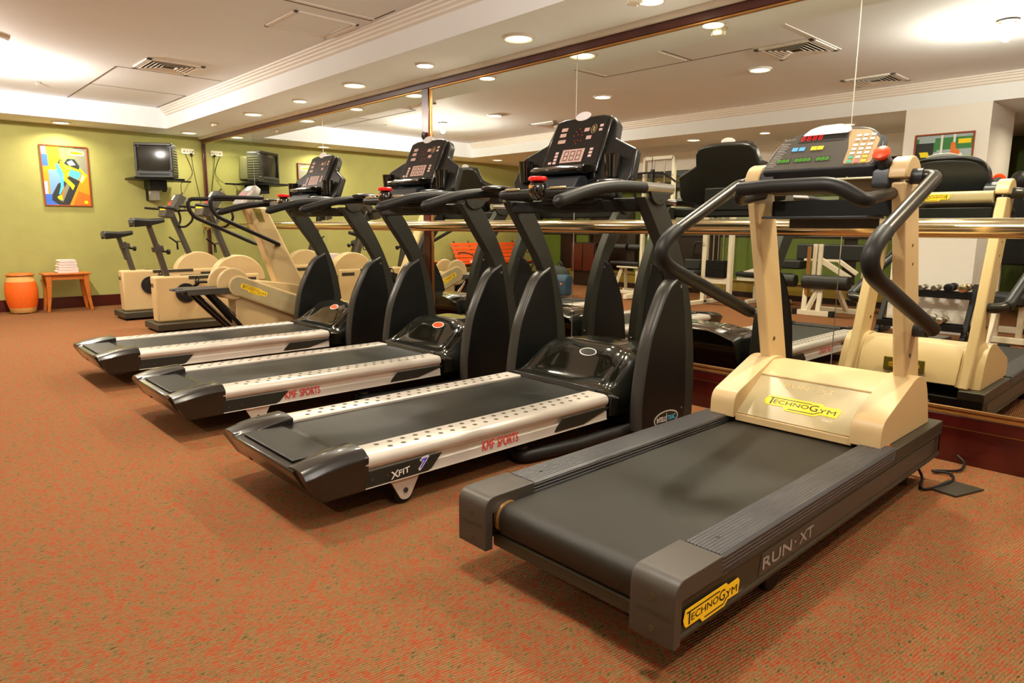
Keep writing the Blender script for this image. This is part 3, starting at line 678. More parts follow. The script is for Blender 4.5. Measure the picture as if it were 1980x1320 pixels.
# ------------------------------------------------------------------ beige and grey treadmill
def beige_treadmill():
    CX = -1.222
    t = thing('treadmill', 'beige and grey treadmill in the right foreground with yellow labels', 'treadmill', (CX, 2.35, 0))
    sd = (1, -1); ux, uy = V(0,1,0), V(0,0,1)
    link('deck_frame', MB().box((CX-.36,1.40,.14),(CX+.36,3.36,.225)), 'grey3', t)
    link('running_belt', MB().prism(rpoly([(1.335,.155),(1.335,.262),(3.0,.262),(3.0,.155)], [.05,.05,0,0], 8), 'x', CX-.262, CX+.262), 'belt2', t, smooth=50)
    link('rear_crossbar', MB().box((CX-.30,1.345,.118),(CX+.30,1.40,.160)), 'grey3', t, bevel=.004)
    for s in sd:
        xo = CX+s*.405; xi = CX+s*.285
        rl = link('roller_end', MB().cyl((CX+s*.262,1.385,.212),(CX+s*.285,1.385,.212), .052, 28).cyl((CX+s*.272,1.385,.212),(CX+s*.276,1.385,.212), .0535, 28, 1), ['bronze','steel'], t)
        # lower side beam
        m = MB().prism([(CX+s*a, b) for a, b in [(.34,.120),(.400,.120),(.404,.126),(.405,.135),(.400,.142),(.400,.222),(.405,.229),(.403,.236),(.34,.236)]], 'y', 1.30, 3.40)
        beam = link('side_beam', m, 'grey3', t, bevel=.001)
        # raised lettered panel
        m = MB().plate([(1.725,.150),(3.30,.150),(3.30,.214),(1.74,.214)], (xo-s*.0048,0,0), ux, uy, .0025 if s > 0 else -.0025)
        link('beam_panel', m, 'grey', t, parent=beam)
        # ribbed top rail
        m = MB().prism([(xi,.236),(xi,.284),(CX+s*.292,.290),(CX+s*.398,.290),(xo,.284),(xo,.238)], 'y', 1.515, 2.80)
        tr = link('top_rail', m, 'grey2', t, bevel=.0015)
        link('rail_gap', MB().box((CX+s*.262,1.40,.225),(CX+s*.285,3.0,.256)), 'blk', t)
        link('screw', MB().cyl((CX+s*.34,1.60,.290),(CX+s*.34,1.60,.292), .006, 12), 'iron', t, parent=tr)
        m = MB().box((xi,2.806,.236),(xo,3.40,.283)); link('front_rail', m, 'grey3', t, bevel=.004)
        # rounded end cap
        prof = rpoly([(1.293,.118),(1.293,.292),(1.508,.292),(1.508,.236),(1.325,.236),(1.325,.118)], [.006,.045,.004,.004,0,.004], 6)
        m = MB().prism(prof, 'x', CX+s*.278, CX+s*.410)
        cap = link('end_cap', m, 'grey', t, bevel=.010, segs=3)
        b = MB(); b.cyl((CX+s*.345,1.294,.235),(CX+s*.345,1.2915,.235), .009, 14); b.cyl((CX+s*.345,1.294,.150),(CX+s*.345,1.2915,.150), .009, 14)
        b.text('TECHNOGYM', (CX+s*.345,1.2925,.195), V(1,0,0), V(0,0,1), (-.05,-.006,.05,.006), .0008)
        link('cap_detail', b, 'hole', t, parent=cap)
        # wheels and feet underneath
        link('wheel', MB().cyl((CX+s*.30,1.95,.055),(CX+s*.345,1.95,.055), .055, 24), 'rubber', t, bevel=.006)
        link('wheel_bracket', MB().box((CX+s*.31,1.90,.06),(CX+s*.335,2.0,.14)), 'grey3', t)
        link('front_foot', MB().cyl((CX+s*.30,3.25,0),(CX+s*.30,3.25,.13), .03, 18), 'rubber', t)
    logo(t, (CX+.4075,1.335,.143), ux, uy, .27)
    m = MB().text('RUN', (CX+.4035,1.745,0), ux, uy, (0,.165,.18,.200)).text('XT', (CX+.4035,1.745,0), ux, uy, (.235,.165,.33,.200)).plate([(.20,.18),(.208,.18),(.208,.187),(.20,.187)], (CX+.4035,1.745,0), ux, uy, .001)
    link('side_lettering', m, 'inkg', t, smooth=0)
    m = MB().text('ITALY', (CX+.406,1.6,0), ux, uy, (.0,.150,.03,.157)); link('side_lettering', m, 'inkg', t, smooth=0)
    # front face plate with rating label
    link('front_panel', MB().box((CX-.40,3.385,.122),(CX+.40,3.402,.236)), 'blk', t)
    link('rating_label', MB().box((CX-.02,3.402,.15),(CX+.16,3.4035,.21)), 'inkg', t)
    # beige hood: two horns, sloping centre panel between them
    side = rpoly([(2.742,.284),(2.742,.385),(3.11,.520),(3.22,.505),(3.275,.42),(3.325,.284)], [.004,.05,.05,.05,.05,.004], 6)
    for s in sd:
        link('hood_side', MB().prism(side, 'x', CX+s*.250, CX+s*.366), 'beige', t, bevel=.012, segs=3)
    m = MB().prism([(2.985,.452),(3.10,.505),(3.22,.496),(3.28,.43),(3.325,.29),(3.2,.285),(2.99,.40)], 'x', CX-.256, CX+.256)
    link('hood_top', m, 'beige', t, bevel=.004)
    sl = V(0, .235, .152)      # direction up the slope
    o = V(CX, 2.775, .296); uys = sl.normalized(); L = .268
    m = MB().plate([(-.252,0),(.252,0),(.252,L),(-.252,L)], o, V(1,0,0), uys, .010)
    cp = link('hood_centre', m, 'beige2', t)
    m = MB().box((CX-.252,2.762,.268),(CX+.252,2.785,.300))
    link('hood_surround', m, 'beige', t, bevel=.003)
    n = V(1,0,0).cross(uys)
    m = MB().text('RUN', o+n*.0102, V(1,0,0), uys, (-.12,.205,-.01,.23)).text('XT', o+n*.0102, V(1,0,0), uys, (.04,.205,.10,.23)).plate([(.01,.215),(.017,.215),(.017,.221),(.01,.221)], o+n*.0102, V(1,0,0), uys, .001)
    link('hood_lettering', m, 'beige', t, smooth=0)
    logo(t, o-V(.165,0,0)+uys*.065+n*.0105, V(1,0,0), uys, .33)
    m = MB().text('ITALY', o+n*.0105, V(1,0,0), uys, (.11,.05,.15,.06)); link('hood_lettering', m, 'inkw', t, smooth=0)
    link('warning_dot', MB().lathe([(.012,0),(.011,.002),(0,.002)], (CX+.36,2.835,.283)), 'orange_r', t)
    pq = link('hood_plaque', MB().box((CX-.113,3.312,.330),(CX+.097,3.326,.405)), 'olive2', t, bevel=.003)
    logo(t, (CX+.075,3.3265,.345), V(-1,0,0), V(0,0,1), .16, parent=pq)
    # posts
    for s in sd:
        a, b = CX+s*.272, CX+s*.322
        front = [(2.862,1.30),(3.112,.47),(3.135,.285),(3.372,.285),(3.30,.43),(3.03,1.30)]
        po = link('post', MB().prism(front, 'x', a, b), 'beige', t, bevel=.010, segs=3)
        cap = rpoly([(2.853,1.315),(2.855,1.345),(2.88,1.385),(2.935,1.405),(3.0,1.385),(3.035,1.34),(3.035,1.315)], [.0,.03,.03,.04,.03,.02,0], 5)
        link('post_cap', MB().prism(cap, 'x', CX+s*.262, CX+s*.326), 'beige', t, parent=po, bevel=.006)
        h = MB()
        for z in (1.06, .985): h.cyl((CX+s*.3215,2.95+(1.3-z)*.3,z),(CX+s*.3235,2.95+(1.3-z)*.3,z), .006, 12)
        h.cyl((CX+s*.3215,3.13,.60),(CX+s*.3235,3.13,.60), .010, 12); h.cyl((CX+s*.271,3.13,.60),(CX+s*.2695,3.13,.60), .010, 12)
        link('post_hole', h, 'hole', t, parent=po)
        # long side handle
        X = CX+s*.402
        pts = rnd([(CX+s*.315,2.93,1.322),(X,2.945,1.322),(X,2.30,1.045),(X,2.30,.955),(X,3.13,.715),(CX+s*.31,3.16,.705)], [.05,.13,.13,.07], 8)
        # give the double bend a single generous curve
        pts = rnd([(CX+s*.315,2.93,1.322),(X,2.950,1.322),(X,2.24,1.02),(X,3.135,.715),(CX+s*.31,3.16,.705)], [.05,.24,.06], 12)
        hd = link('side_handle', MB().tube(pts, .026, 18), 'steelh', t)
        g0 = [V(*p) for p in pts]
        gi = [i for i, p in enumerate(g0) if (p.y < 2.62 or p.z < .95) and abs(p.x-X) < .01]
        link('foam_grip', MB().tube(g0[gi[0]:gi[-1]+1], .029, 18), 'rubber', t, parent=hd)
        link('handle_socket', MB().cyl((CX+s*.318,2.93,1.322),(CX+s*.36,2.935,1.322), .030, 18), 'slate', t, parent=hd)
        link('handle_socket', MB().cyl((CX+s*.315,3.15,.706),(CX+s*.375,3.14,.71), .028, 18), 'slate', t, parent=hd)
    # bar in front of the runner
    pts = rnd([(CX-.270,2.92,1.27),(CX-.255,2.68,1.235),(CX-.205,2.61,1.280),(CX+.17,2.60,1.285),(CX+.265,2.62,1.225),(CX+.275,2.88,1.26)], .055, 7)
    fb = link('front_bar', MB().tube(pts, .023, 16), 'steelh', t)
    pts = rnd([(CX-.212,2.612,1.278),(CX-.205,2.610,1.280),(CX-.10,2.605,1.285),(CX+.17,2.60,1.285),(CX+.265,2.62,1.225),(CX+.27,2.66,1.228)], .05, 7)
    link('foam_sleeve', MB().tube(pts, .028, 18), 'rubber', t, parent=fb)
    # console
    up = V(0,.62,.785).normalized(); ax = V(1,0,0); nf = ax.cross(up); B = V(CX, 2.845, 1.362)
    Q = lambda u, v, d=0: B+ax*u+up*v+nf*d
    outl = [(-.235,0),(.20,0)]+[]
    outl = rpoly([(-.245,.0),(.215,.0),(.215,.14),(.15,.215),(.0,.232),(-.13,.218),(-.225,.155)], [.01,.02,.06,.10,.12,.08,.05], 6)
    link('console_body', MB().plate(outl, Q(0,0,-.055), ax, up, .055), 'slate', t, bevel=.008)
    inn = [(a*.955-.0005, .006+b*.945) for a, b in outl]
    face = link('console_face', MB().plate(inn, Q(0,0,-.001), ax, up, .003), 'grey', t)
    m = MB().plate(rpoly([(.09,.018),(.195,.018),(.197,.14),(.145,.196),(.06,.207),(.088,.10)], .012), Q(0,0,.002), ax, up, .001)
    link('keypad_panel', m, 'kpad', t, parent=face)
    ks = ['teal','pink','yel']
    for r in range(7):
        for c in range(3):
            u = .112+c*.0275; v = .028+r*.0215+(.008 if r > 4 else 0)
            k = 'inkw'
            if r == 0: k = ks[c]
            if r == 1: k = ('teal','inkw','yel')[c]
            link('key', MB().plate([(-.009,-.006),(.009,-.006),(.009,.006),(-.009,.006)], Q(u,v,.0032), ax, up, .002), k, t, parent=face, smooth=0)
    link('display', MB().plate([(-.135,.152),(.055,.152),(.060,.195),(-.130,.195)], Q(0,0,.002), ax, up, .001), 'inkb', t, parent=face)
    m = MB()
    for i in range(4): m.text('8', Q(0,0,.0032), ax, up, (-.126+i*.024,.160,-.109+i*.024,.188), bold=0)
    link('red_digits', m, 'ledr', t, parent=face, smooth=0)
    for u, k in ((-.135,'lblue'),(-.105,'lblue'),(-.055,'yel'),(-.028,'yel')):
        link('key', MB().plate([(-.012,-.010),(.012,-.010),(.012,.010),(-.012,.010)], Q(u,.115,.002), ax, up, .002), k, t, parent=face, smooth=0)
    m = MB()
    for a, b, k in ((-.195,-.135,'888'),(-.120,-.045,'8888'),(-.03,.03,'888')):
        m.text(k, Q(0,0,.0028), ax, up, (a+.004,.045,b-.004,.063), bold=0)
    link('green_digits', m, 'ledg', t, parent=face, smooth=0)
    m = MB()
    for a, b in ((-.195,-.135),(-.120,-.045),(-.03,.03)): m.plate([(a,.040),(b,.040),(b,.068),(a,.068)], Q(0,0,.0022), ax, up, .0004)
    link('digit_window', m, 'inkb', t, parent=face, smooth=0)
    m = MB()
    for i in range(14): m.plate([(-.228+.002*i,.025+i*.0095),(-.228+.002*i+.03+.012*(i % 3)/2,.025+i*.0095),(-.228+.002*i+.03+.012*(i % 3)/2,.0285+i*.0095),(-.228+.002*i,.0285+i*.0095)], Q(0,0,.002), ax, up, .0006)
    m.text('RUN XT', Q(0,0,.002), ax, up, (-.20,.170,-.15,.178))
    link('printed_table', m, 'inkg', t, parent=face, smooth=0)
    m = MB().plate(rpoly([(-.125,.185),(.065,.185),(.075,.20),(.06,.222),(.02,.238),(-.06,.236),(-.10,.22)], .012), Q(0,0,.006), ax, up, .002)
    link('paper_sticker', m, 'white_s', t, smooth=0, label='white half-oval paper sticker')
    # console arms and stop button
    link('console_arm', MB().prism(rpoly([(2.86,1.28),(2.87,1.36),(2.93,1.39),(3.0,1.36),(3.0,1.28)], .02), 'x', CX+.20, CX+.264), 'slate', t, bevel=.006)
    link('console_arm', MB().prism(rpoly([(2.86,1.29),(2.87,1.36),(2.93,1.385),(3.0,1.36),(3.0,1.29)], .02), 'x', CX-.264, CX-.20), 'slate', t, bevel=.006)
    c = V(CX+.236, 2.90, 1.36)
    hs = link('stop_housing', MB().tube([c, c+nf*.055], [.032,.026], 20), 'slate', t)
    d = nf*.0
    m = MB().tube([c+nf*.055, c+nf*.066, c+nf*.072, c+nf*.084, c+nf*.090], [.018,.018,.031,.031,.022], 24); link('stop_button', m, 'orange_r', t)
    # plates hanging under the console, facing the mirror
    link('rear_grille', MB().plate(rpoly([(-.22,.03),(.22,.03),(.20,.16),(.10,.20),(-.10,.20),(-.20,.16)], .03), B+V(0,.062,.0), ax, up, .004), 'blk', t)
    link('rear_crossbar', MB().prism(rpoly([(2.99,1.27),(3.055,1.27),(3.055,1.335),(2.99,1.335)], .02), 'x', CX-.262, CX+.262), 'beige2', t)
    logo(t, (CX+.06,3.057,1.283), V(-1,0,0), V(0,0,1), .16)
    link('lower_bar', MB().box((CX-.262,3.0,1.175),(CX+.262,3.05,1.245)), 'blk', t, bevel=.004)
    bb = link('bottle_shelf', MB().box((CX-.24,2.86,1.165),(CX+.20,3.05,1.175)), 'slate', t, bevel=.003)
    m = MB().box((CX-.20,3.0505,1.125),(CX+.18,3.053,1.168)); pl = link('info_strip', m, 'grey', t)
    m = MB().plate([(.0,.0),(.10,.0),(0,.028)], (CX+.05,3.0535,1.132), V(-1,0,0), V(0,0,1), .001).cyl((CX-.16,3.053,1.147),(CX-.16,3.0545,1.147), .010, 14, 1)
    link('info_print', m, ['yel','orange_r'], t, parent=pl)
    # power cable
    pts = spline([(CX+.30,3.30,.15),(CX+.36,3.34,.03),(CX+.40,3.22,.010),(CX+.46,3.40,.010),(CX+.43,3.52,.010),(CX+.36,3.50,.012),(CX+.44,3.60,.010),(CX+.44,3.70,.02),(CX+.40,3.74,.04)], 6)
    link('power_cable', MB().tube(pts, .006, 8), 'rubber', t)
    return t
M['steelh'] = mat('dark_steel_tube', srgb(66, 62, 56), .3, metal=.7)
beige_treadmill()
tag(link('rubber_pad', MB().plate([(-.80,3.26),(-.70,3.24),(-.64,3.42),(-.78,3.44)], (0,0,.001), V(1,0,0), V(0,1,0), .008), 'grey3'), 'small grey rubber pad on the carpet under the front of the beige treadmill', 'floor pad')

# ------------------------------------------------------------------ exercise bikes
def bike():
    X = -7.87; t = thing('exercise_bike', 'x', 'exercise bike', (X, 2.6, 0), 'upright exercise bikes by the green wall')
    link('base_plate', MB().box((X-.25,2.075,.025),(X+.24,3.30,.095)), 'grey3', t, bevel=.006)
    link('base_foot', MB().cyl((X+.19,2.12,0),(X+.19,2.12,.03), .02, 10).cyl((X-.19,2.12,0),(X-.19,2.12,.03), .02, 10).cyl((X+.19,3.2,0),(X+.19,3.2,.03), .02, 10).cyl((X-.19,3.2,0),(X-.19,3.2,.03), .02, 10), 'rubber', t)
    prof = [(2.12,.095),(2.115,.585),(3.24,.585),(3.25,.30),(3.25,.095)]
    body = link('body', MB().prism(prof, 'x', X-.085, X+.085), 'beige', t, bevel=.022, segs=3)
    arc = [(3.02+.30*math.cos(a), .50+.295*math.sin(a)) for a in [PI*i/24 for i in range(25)]]
    link('flywheel_cover', MB().prism(arc, 'x', X-.07, X+.07), 'beige', t, bevel=.012)
    link('side_strip', MB().box((X+.084,2.46,.548),(X+.09,2.93,.582)).box((X+.084,3.02,.50),(X+.089,3.20,.54)).box((X-.03,2.40,.584),(X+.03,2.72,.590)), 'grey3', t)
    link('body_slot', MB().box((X-.05,2.112,.47),(X-.03,2.117,.51)), 'blk', t); link('body_slot', MB().box((X+.0,2.112,.47),(X+.02,2.117,.51)), 'blk', t)
    # crank, pedals
    link('crank_disc', MB().cyl((X+.085,2.42,.40),(X+.105,2.42,.40), .105, 36).cyl((X+.105,2.42,.40),(X+.11,2.42,.40), .07, 30), 'rubber', t, bevel=.003)
    for s, dz, dy in ((1,.11,.13), (-1,-.11,-.13)):
        cr = link('crank', MB().beam((X+s*.12,2.42,.40),(X+s*.12,2.42+dy,.40+dz), .03, .018, up=(1,0,0)), 'blk', t)
        link('pedal', MB().box((X+s*.13,2.37+dy,.395+dz),(X+s*.23,2.48+dy,.42+dz)), 'rubber', t, parent=cr, bevel=.006)
        link('pedal_strap', MB().tube(rnd([(X+s*.14,2.38+dy,.42+dz),(X+s*.14,2.40+dy,.47+dz),(X+s*.22,2.40+dy,.47+dz),(X+s*.22,2.38+dy,.42+dz)], .03), .006, 8), 'rubber', t, parent=cr)
    # rating of the front end seen in the mirror
    link('front_plate', MB().box((X-.07,3.2495,.40),(X+.07,3.254,.50)), 'olive2', t)
    logo(t, (X+.06,3.2545,.425), V(-1,0,0), V(0,0,1), .12)
    # seat post and saddle
    link('seat_tube', MB().beam((X,2.265,.56),(X,2.185,.92), .05, .075, up=(1,0,0)), 'grey', t, bevel=.006)
    link('tube_collar', MB().obox((X,2.195,.875), V(.040,0,0), V(0,.05,.011), V(0,-.005,.026)), 'grey', t, bevel=.005)
    link('adjust_knob', MB().cyl((X,2.235,.85),(X,2.30,.842), .012, 12).cyl((X,2.285,.843),(X,2.315,.84), .028, 18), 'rubber', t, bevel=.004)
    link('seat_post', MB().beam((X,2.195,.86),(X,2.12,1.14), .042, .060, up=(1,0,0)), 'grey', t, bevel=.004)
    def sad(u, v):
        y = 1.965+.315*v; w = .112*(1-max(0,v-.15)*1.02)+.012; a = 2*u-1
        z = 1.185+.018*math.cos(v*PI)*.2-.022*a*a+.02*abs(v-.5)+.012*v
        return V(X+a*w, y, z)
    m = MB(); nu, nv = 10, 14; vs = [sad(i/nu,j/nv) for j in range(nv+1) for i in range(nu+1)]; w = nu+1; n = len(vs)
    bs = [V(X+(p.x-X)*.85, p.y, p.z-.078*(1-.62*((p.y-1.965)/.315))) for p in vs]
    ring = [i for i in range(w)]+[j*w+nu for j in range(1,nv+1)]+[nv*w+i for i in range(nu-1,-1,-1)]+[j*w for j in range(nv-1,0,-1)]
    fs = [(j*w+i, j*w+i+1, (j+1)*w+i+1, (j+1)*w+i) for j in range(nv) for i in range(nu)]; fs += [tuple(n+q for q in f[::-1]) for f in fs]
    fs += [(ring[k], ring[(k+1)%len(ring)], ring[(k+1)%len(ring)]+n, ring[k]+n) for k in range(len(ring))]
    link('saddle', m.add(vs+bs, fs), 'uph', t, bevel=.012)
    link('saddle_back', MB().box((X-.10,1.958,1.135),(X+.10,1.985,1.185)), 'slate', t, bevel=.01)
    # console post, console, handlebars
    link('console_post', MB().beam((X,2.955,.68),(X,2.745,1.27), .055, .075, up=(1,0,0)), 'grey', t, bevel=.006)
    link('book_clip', MB().tube(rnd([(X,2.83,.92),(X+.06,2.77,.93),(X+.06,2.78,.83),(X-.05,2.80,.82),(X-.05,2.80,.92)], .02), .006, 8).tube([(X,2.80,.90),(X,2.70,.98)], .010, 8), 'blk', t)
    up = V(0,.55,.82).normalized(); ax = V(1,0,0); nf = ax.cross(up); B = V(X, 2.70, 1.285); Q = lambda u, v, d=0: B+ax*u+up*v+nf*d
    cb = link('console', MB().plate([(-.13,.06),(.13,.06),(.12,.26),(-.12,.26)], Q(0,0,-.07), ax, up, .08), 'grey', t, bevel=.006)
    link('console_box', MB().plate([(-.14,-.055),(.14,-.055),(.14,.085),(-.14,.085)], Q(0,0,-.045), ax, V(0,.25,.97).normalized(), .10), 'grey', t, bevel=.008)
    link('red_panel', MB().plate([(-.115,.075),(-.02,.075),(-.02,.155),(-.115,.155)], Q(0,0,.0105), ax, up, .002), 'red', t, parent=cb)
    link('white_panel', MB().plate([(-.11,.175),(-.05,.175),(-.05,.245),(-.11,.245)], Q(0,0,.0105), ax, up, .002), 'white_s', t, parent=cb)
    link('screen', MB().plate([(-.0,.08),(.11,.08),(.105,.245),(-.03,.245)], Q(0,0,.0105), ax, up, .002), 'slate', t, parent=cb)
    link('yellow_label', MB().plate([(-.10,.0),(.10,.0),(.10,.045),(-.10,.045)], Q(0,-.01,.057), ax, V(0,.25,.97).normalized(), .002), 'yel', t)
    link('top_clip', MB().tube(rnd([Q(0,.26,-.02),Q(.02,.30,-.02),Q(.05,.30,-.02),Q(.04,.27,-.02)], .01), .005, 8), 'blk', t)
    link('handlebar', MB().tube(rnd([(X-.27,2.52,1.335),(X-.27,2.68,1.325),(X-.12,2.76,1.32),(X+.12,2.76,1.32),(X+.27,2.68,1.325),(X+.27,2.52,1.335)], .08), .014, 12), 'rubber', t)
    for s in (1,-1):
        link('grip_loop', MB().tube(rnd([(X+s*.04,2.79,1.30),(X+s*.22,2.90,1.31),(X+s*.24,2.93,1.20),(X+s*.15,2.86,1.10),(X+s*.02,2.80,1.11)], .06), .013, 12), 'rubber', t)
    return t
b2 = bike(); b1 = dup(b2, (-1.30, 0, 0))
b2['label'] = 'upright exercise bike nearer the treadmills, with the higher saddle'
b1['label'] = 'upright exercise bike nearer the green wall, with the lower saddle'
for ch in b1.children:
    if ch.name.split('.')[0] in ('saddle','saddle_back','seat_post'): ch.location = Vector(ch.location)+V(0,.012,-.145)

# ------------------------------------------------------------------ stepper
def stepper():
    t = thing('stepper', 'beige stepper with long dark handrails and a yellow label, left of the black treadmills', 'stepper', (-6.65, 2.6, 0)); sd = (1,-1); X = -6.65; XB = -6.54
    prof = rpoly([(2.44,.02),(2.44,.45),(2.55,.60),(2.70,.60),(3.08,.545),(3.30,.36),(3.30,.02)], [.01,.03,.05,.05,.06,.05,.01])
    link('body', MB().prism(prof, 'x', XB-.10, XB+.10), 'beige', t, bevel=.015)
    link('column', MB().prism([(2.60,1.30),(2.80,1.30),(3.18,.50),(3.10,.40),(2.90,.48),(2.74,.95)], 'x', XB-.075, XB+.075), 'beige', t, bevel=.02, segs=3)
    link('column_notch', MB().prism([(2.66,1.285),(2.735,1.285),(2.775,1.16),(2.72,1.16)], 'x', XB+.075, XB+.078), 'olive2', t)
    for s in sd:
        d = link('pivot_disc', MB().cyl((XB+s*.10,2.42,.585),(XB+s*.135,2.42,.585), .15, 40), 'beige', t, bevel=.014, segs=3)
        cap = [(2.455+.098*math.cos(a), .565+.098*math.sin(a)) for a in [math.radians(70+i*12.5) for i in range(17)]]
        arm = cap+[(3.24,.13),(3.26,.36)]
        link('cover_arm', MB().prism(arm, 'x', XB+s*.135, XB+s*.165), 'beige', t, bevel=.014, segs=3)
        inn = [(2.455+.080*math.cos(a), .565+.080*math.sin(a)) for a in [math.radians(70+i*12.5) for i in range(17)]]+[(3.235,.155),(3.25,.335)]
        link('arm_panel', MB().prism(inn, 'x', XB+s*.164, XB+s*.1675), 'beige2', t)
        px = XB+s*.085
        pd = link('pedal', MB().box((px-.075,2.0,.535),(px+.075,2.42,.555)).box((px-.075,2.0,.50),(px-.06,2.42,.535)).box((px+.06,2.0,.50),(px+.075,2.42,.535)), 'grey', t, bevel=.004)
        link('pedal_tip', MB().box((px-.05,1.93,.53),(px+.05,2.0,.55)), 'grey2', t, parent=pd, bevel=.004)
        link('strut', MB().beam((px-.03,2.08,.52),(px-.03,2.50,.06), .035, .05, up=(1,0,0)).beam((px+.04,2.20,.52),(px+.04,2.50,.14), .03, .04, up=(1,0,0)), 'blk', t, bevel=.003)
        link('strut_bar', MB().tube([(px+.075,2.14,.46),(px+.075,2.46,.10)], .007, 8).tube([(px+.0,2.26,.48),(px+.0,2.46,.26)], .007, 8), 'steel', t)
        hx = X+s*.30
        pts = rnd([(X+s*.06,2.78,1.385),(hx,2.72,1.382),(hx,2.22,1.372),(hx,2.26,1.215),(hx,2.86,.945),(X+s*.07,2.90,.93)], [.05,.10,.08,.05], 8)
        link('side_handle', MB().tube(pts, .019, 14), 'rubber', t)
    logo(t, (XB+.1685,2.455,.535), V(0,.93,-.37), V(0,.37,.93), .27)
    m = MB().text('STEP', (XB+.1678,2.80,.375), V(0,.93,-.37), V(0,.37,.93), (0,0,.22,.05)); link('arm_lettering', m, 'kpad', t, smooth=0)
    up = V(0,.62,.78).normalized(); ax = V(1,0,0); nf = ax.cross(up); B = V(X, 2.60, 1.33); Q = lambda u, v, d=0: B+ax*u+up*v+nf*d
    cb = link('console', MB().plate(rpoly([(-.17,.0),(.17,.0),(.17,.16),(.11,.23),(-.11,.23),(-.17,.16)], .03), Q(0,0,-.06), ax, up, .06), 'inkg', t, bevel=.01)
    link('red_panel', MB().plate([(-.10,.08),(.0,.08),(.0,.14),(-.10,.14)], Q(0,0,.001), ax, up, .002), 'pink', t, parent=cb)
    link('white_panel', MB().plate([(-.07,.16),(.05,.16),(.05,.215),(-.07,.215)], Q(0,0,.001), ax, up, .002), 'white_s', t, parent=cb)
    link('key_strip', MB().plate([(.05,.02),(.08,.02),(.13,.16),(.10,.16)], Q(0,0,.001), ax, up, .002), 'btn', t, parent=cb)
    link('console_tray', MB().box((X-.14,2.50,1.275),(X+.14,2.66,1.295)), 'grey', t, bevel=.006)
stepper()

# ------------------------------------------------------------------ green wall side
def tv():
    t = thing('television', 'old grey tube television on a wall shelf in the far corner', 'television', (-10.55, 2.97, 1.772))
    y0, y1, z0, z1 = 2.73, 3.22, 1.772, 2.235; xf = -10.36
    link('case', MB().box((-10.62,y0+.01,z0+.005),(xf-.03,y1-.01,z1-.005)), 'tvb', t, bevel=.02, segs=3)
    link('back_cover', MB().prism([(y0+.06,z0+.03),(y1-.06,z0+.03),(y1-.08,z1-.06),(y0+.08,z1-.06)], 'x', -10.80, -10.60), 'tvy', t, bevel=.03)
    m = MB().box((xf-.06,y0,z0),(xf,y1,z0+.09)).box((xf-.06,y0,z1-.035),(xf,y1,z1)).box((xf-.06,y0,z0+.09),(xf,y0+.035,z1-.035)).box((xf-.06,y1-.035,z0+.09),(xf,y1,z1-.035))
    link('bezel', m, 'tvb', t, bevel=.008)
    def sc(u, v):
        a, b = 2*u-1, 2*v-1; return V(xf-.008-.022*(a*a+b*b)*.6, y0+.035+u*(y1-y0-.07), z0+.09+v*(z1-z0-.125))
    link('screen', MB().grid(sc, 14, 14), 'tvs', t, smooth=60)
    link('control_strip', MB().box((xf,y0+.05,z0+.03),(xf+.002,y1-.05,z0+.055)), 'blk', t)
    m = MB()
    for i in range(10): m.box((-10.60,y1-.0105,z0+.05+i*.036),(-10.42,y1-.005,z0+.065+i*.036))
    link('side_grille', m, 'tvy', t)
    t.rotation_euler = (0, 0, math.radians(-35)); t.location.x += .03; t.location.y += .06
    s = thing('wall_shelf', 'black swivel television shelf with bracket on the green wall', 'shelf', (-10.6, 3.0, 1.45))
    link('tray', MB().box((-10.80,2.66,1.742),(-10.30,3.30,1.770)), 'blk', s, bevel=.004)
    link('tray_arm', MB().box((-10.72,3.28,1.742),(-10.66,3.50,1.764)), 'blk', s, bevel=.003)
    link('bracket', MB().box((-10.864,2.93,1.47),(-10.80,3.10,1.70)).box((-10.80,2.90,1.62),(-10.50,3.12,1.742)).box((-10.78,3.13,1.60),(-10.74,3.18,1.742)), 'blk', s, bevel=.006)
    link('bracket_plate', MB().box((-10.80,2.94,1.47),(-10.72,3.08,1.62)), 'steel', s, bevel=.008)
    p = thing('wall_socket', 'cream double socket plate on the green wall right of the television', 'socket', (XL, 3.545, 2.17))
    link('face_plate', MB().box((XL,3.455,2.165),(XL+.014,3.635,2.245)), 'socket', p, bevel=.004)
    m = MB()
    for y in (3.485,3.50,3.535,3.575,3.60,3.615): m.box((XL+.014,y,2.19),(XL+.016,y+.008,2.215))
    link('socket_holes', m, 'inkb', p)
    link('plug', MB().box((XL+.014,3.57,2.15),(XL+.05,3.60,2.18)), 'rubber', p, bevel=.005)
    c = spline([(XL+.03,3.585,2.15),(XL+.02,3.60,2.0),(XL+.02,3.62,1.85),(XL+.02,3.66,1.6),(XL+.02,3.69,1.35),(XL+.02,3.69,1.0)], 6)
    tag(link('hanging_cable', MB().tube(c, .004, 8), 'rubber'), 'thin black cord hanging from the socket plate down the green wall', 'cord')
    c = spline([(XL+.03,3.50,2.165),(XL+.02,3.55,2.05),(XL+.02,3.585,1.9),(XL+.05,3.50,1.78),(-10.66,3.36,1.72),(-10.66,3.36,1.55),(-10.70,3.40,1.35)], 6)
    tag(link('hanging_cable', MB().tube(c, .004, 8), 'rubber'), 'thin black cord looping from the socket plate behind the television shelf', 'cord')
tv()

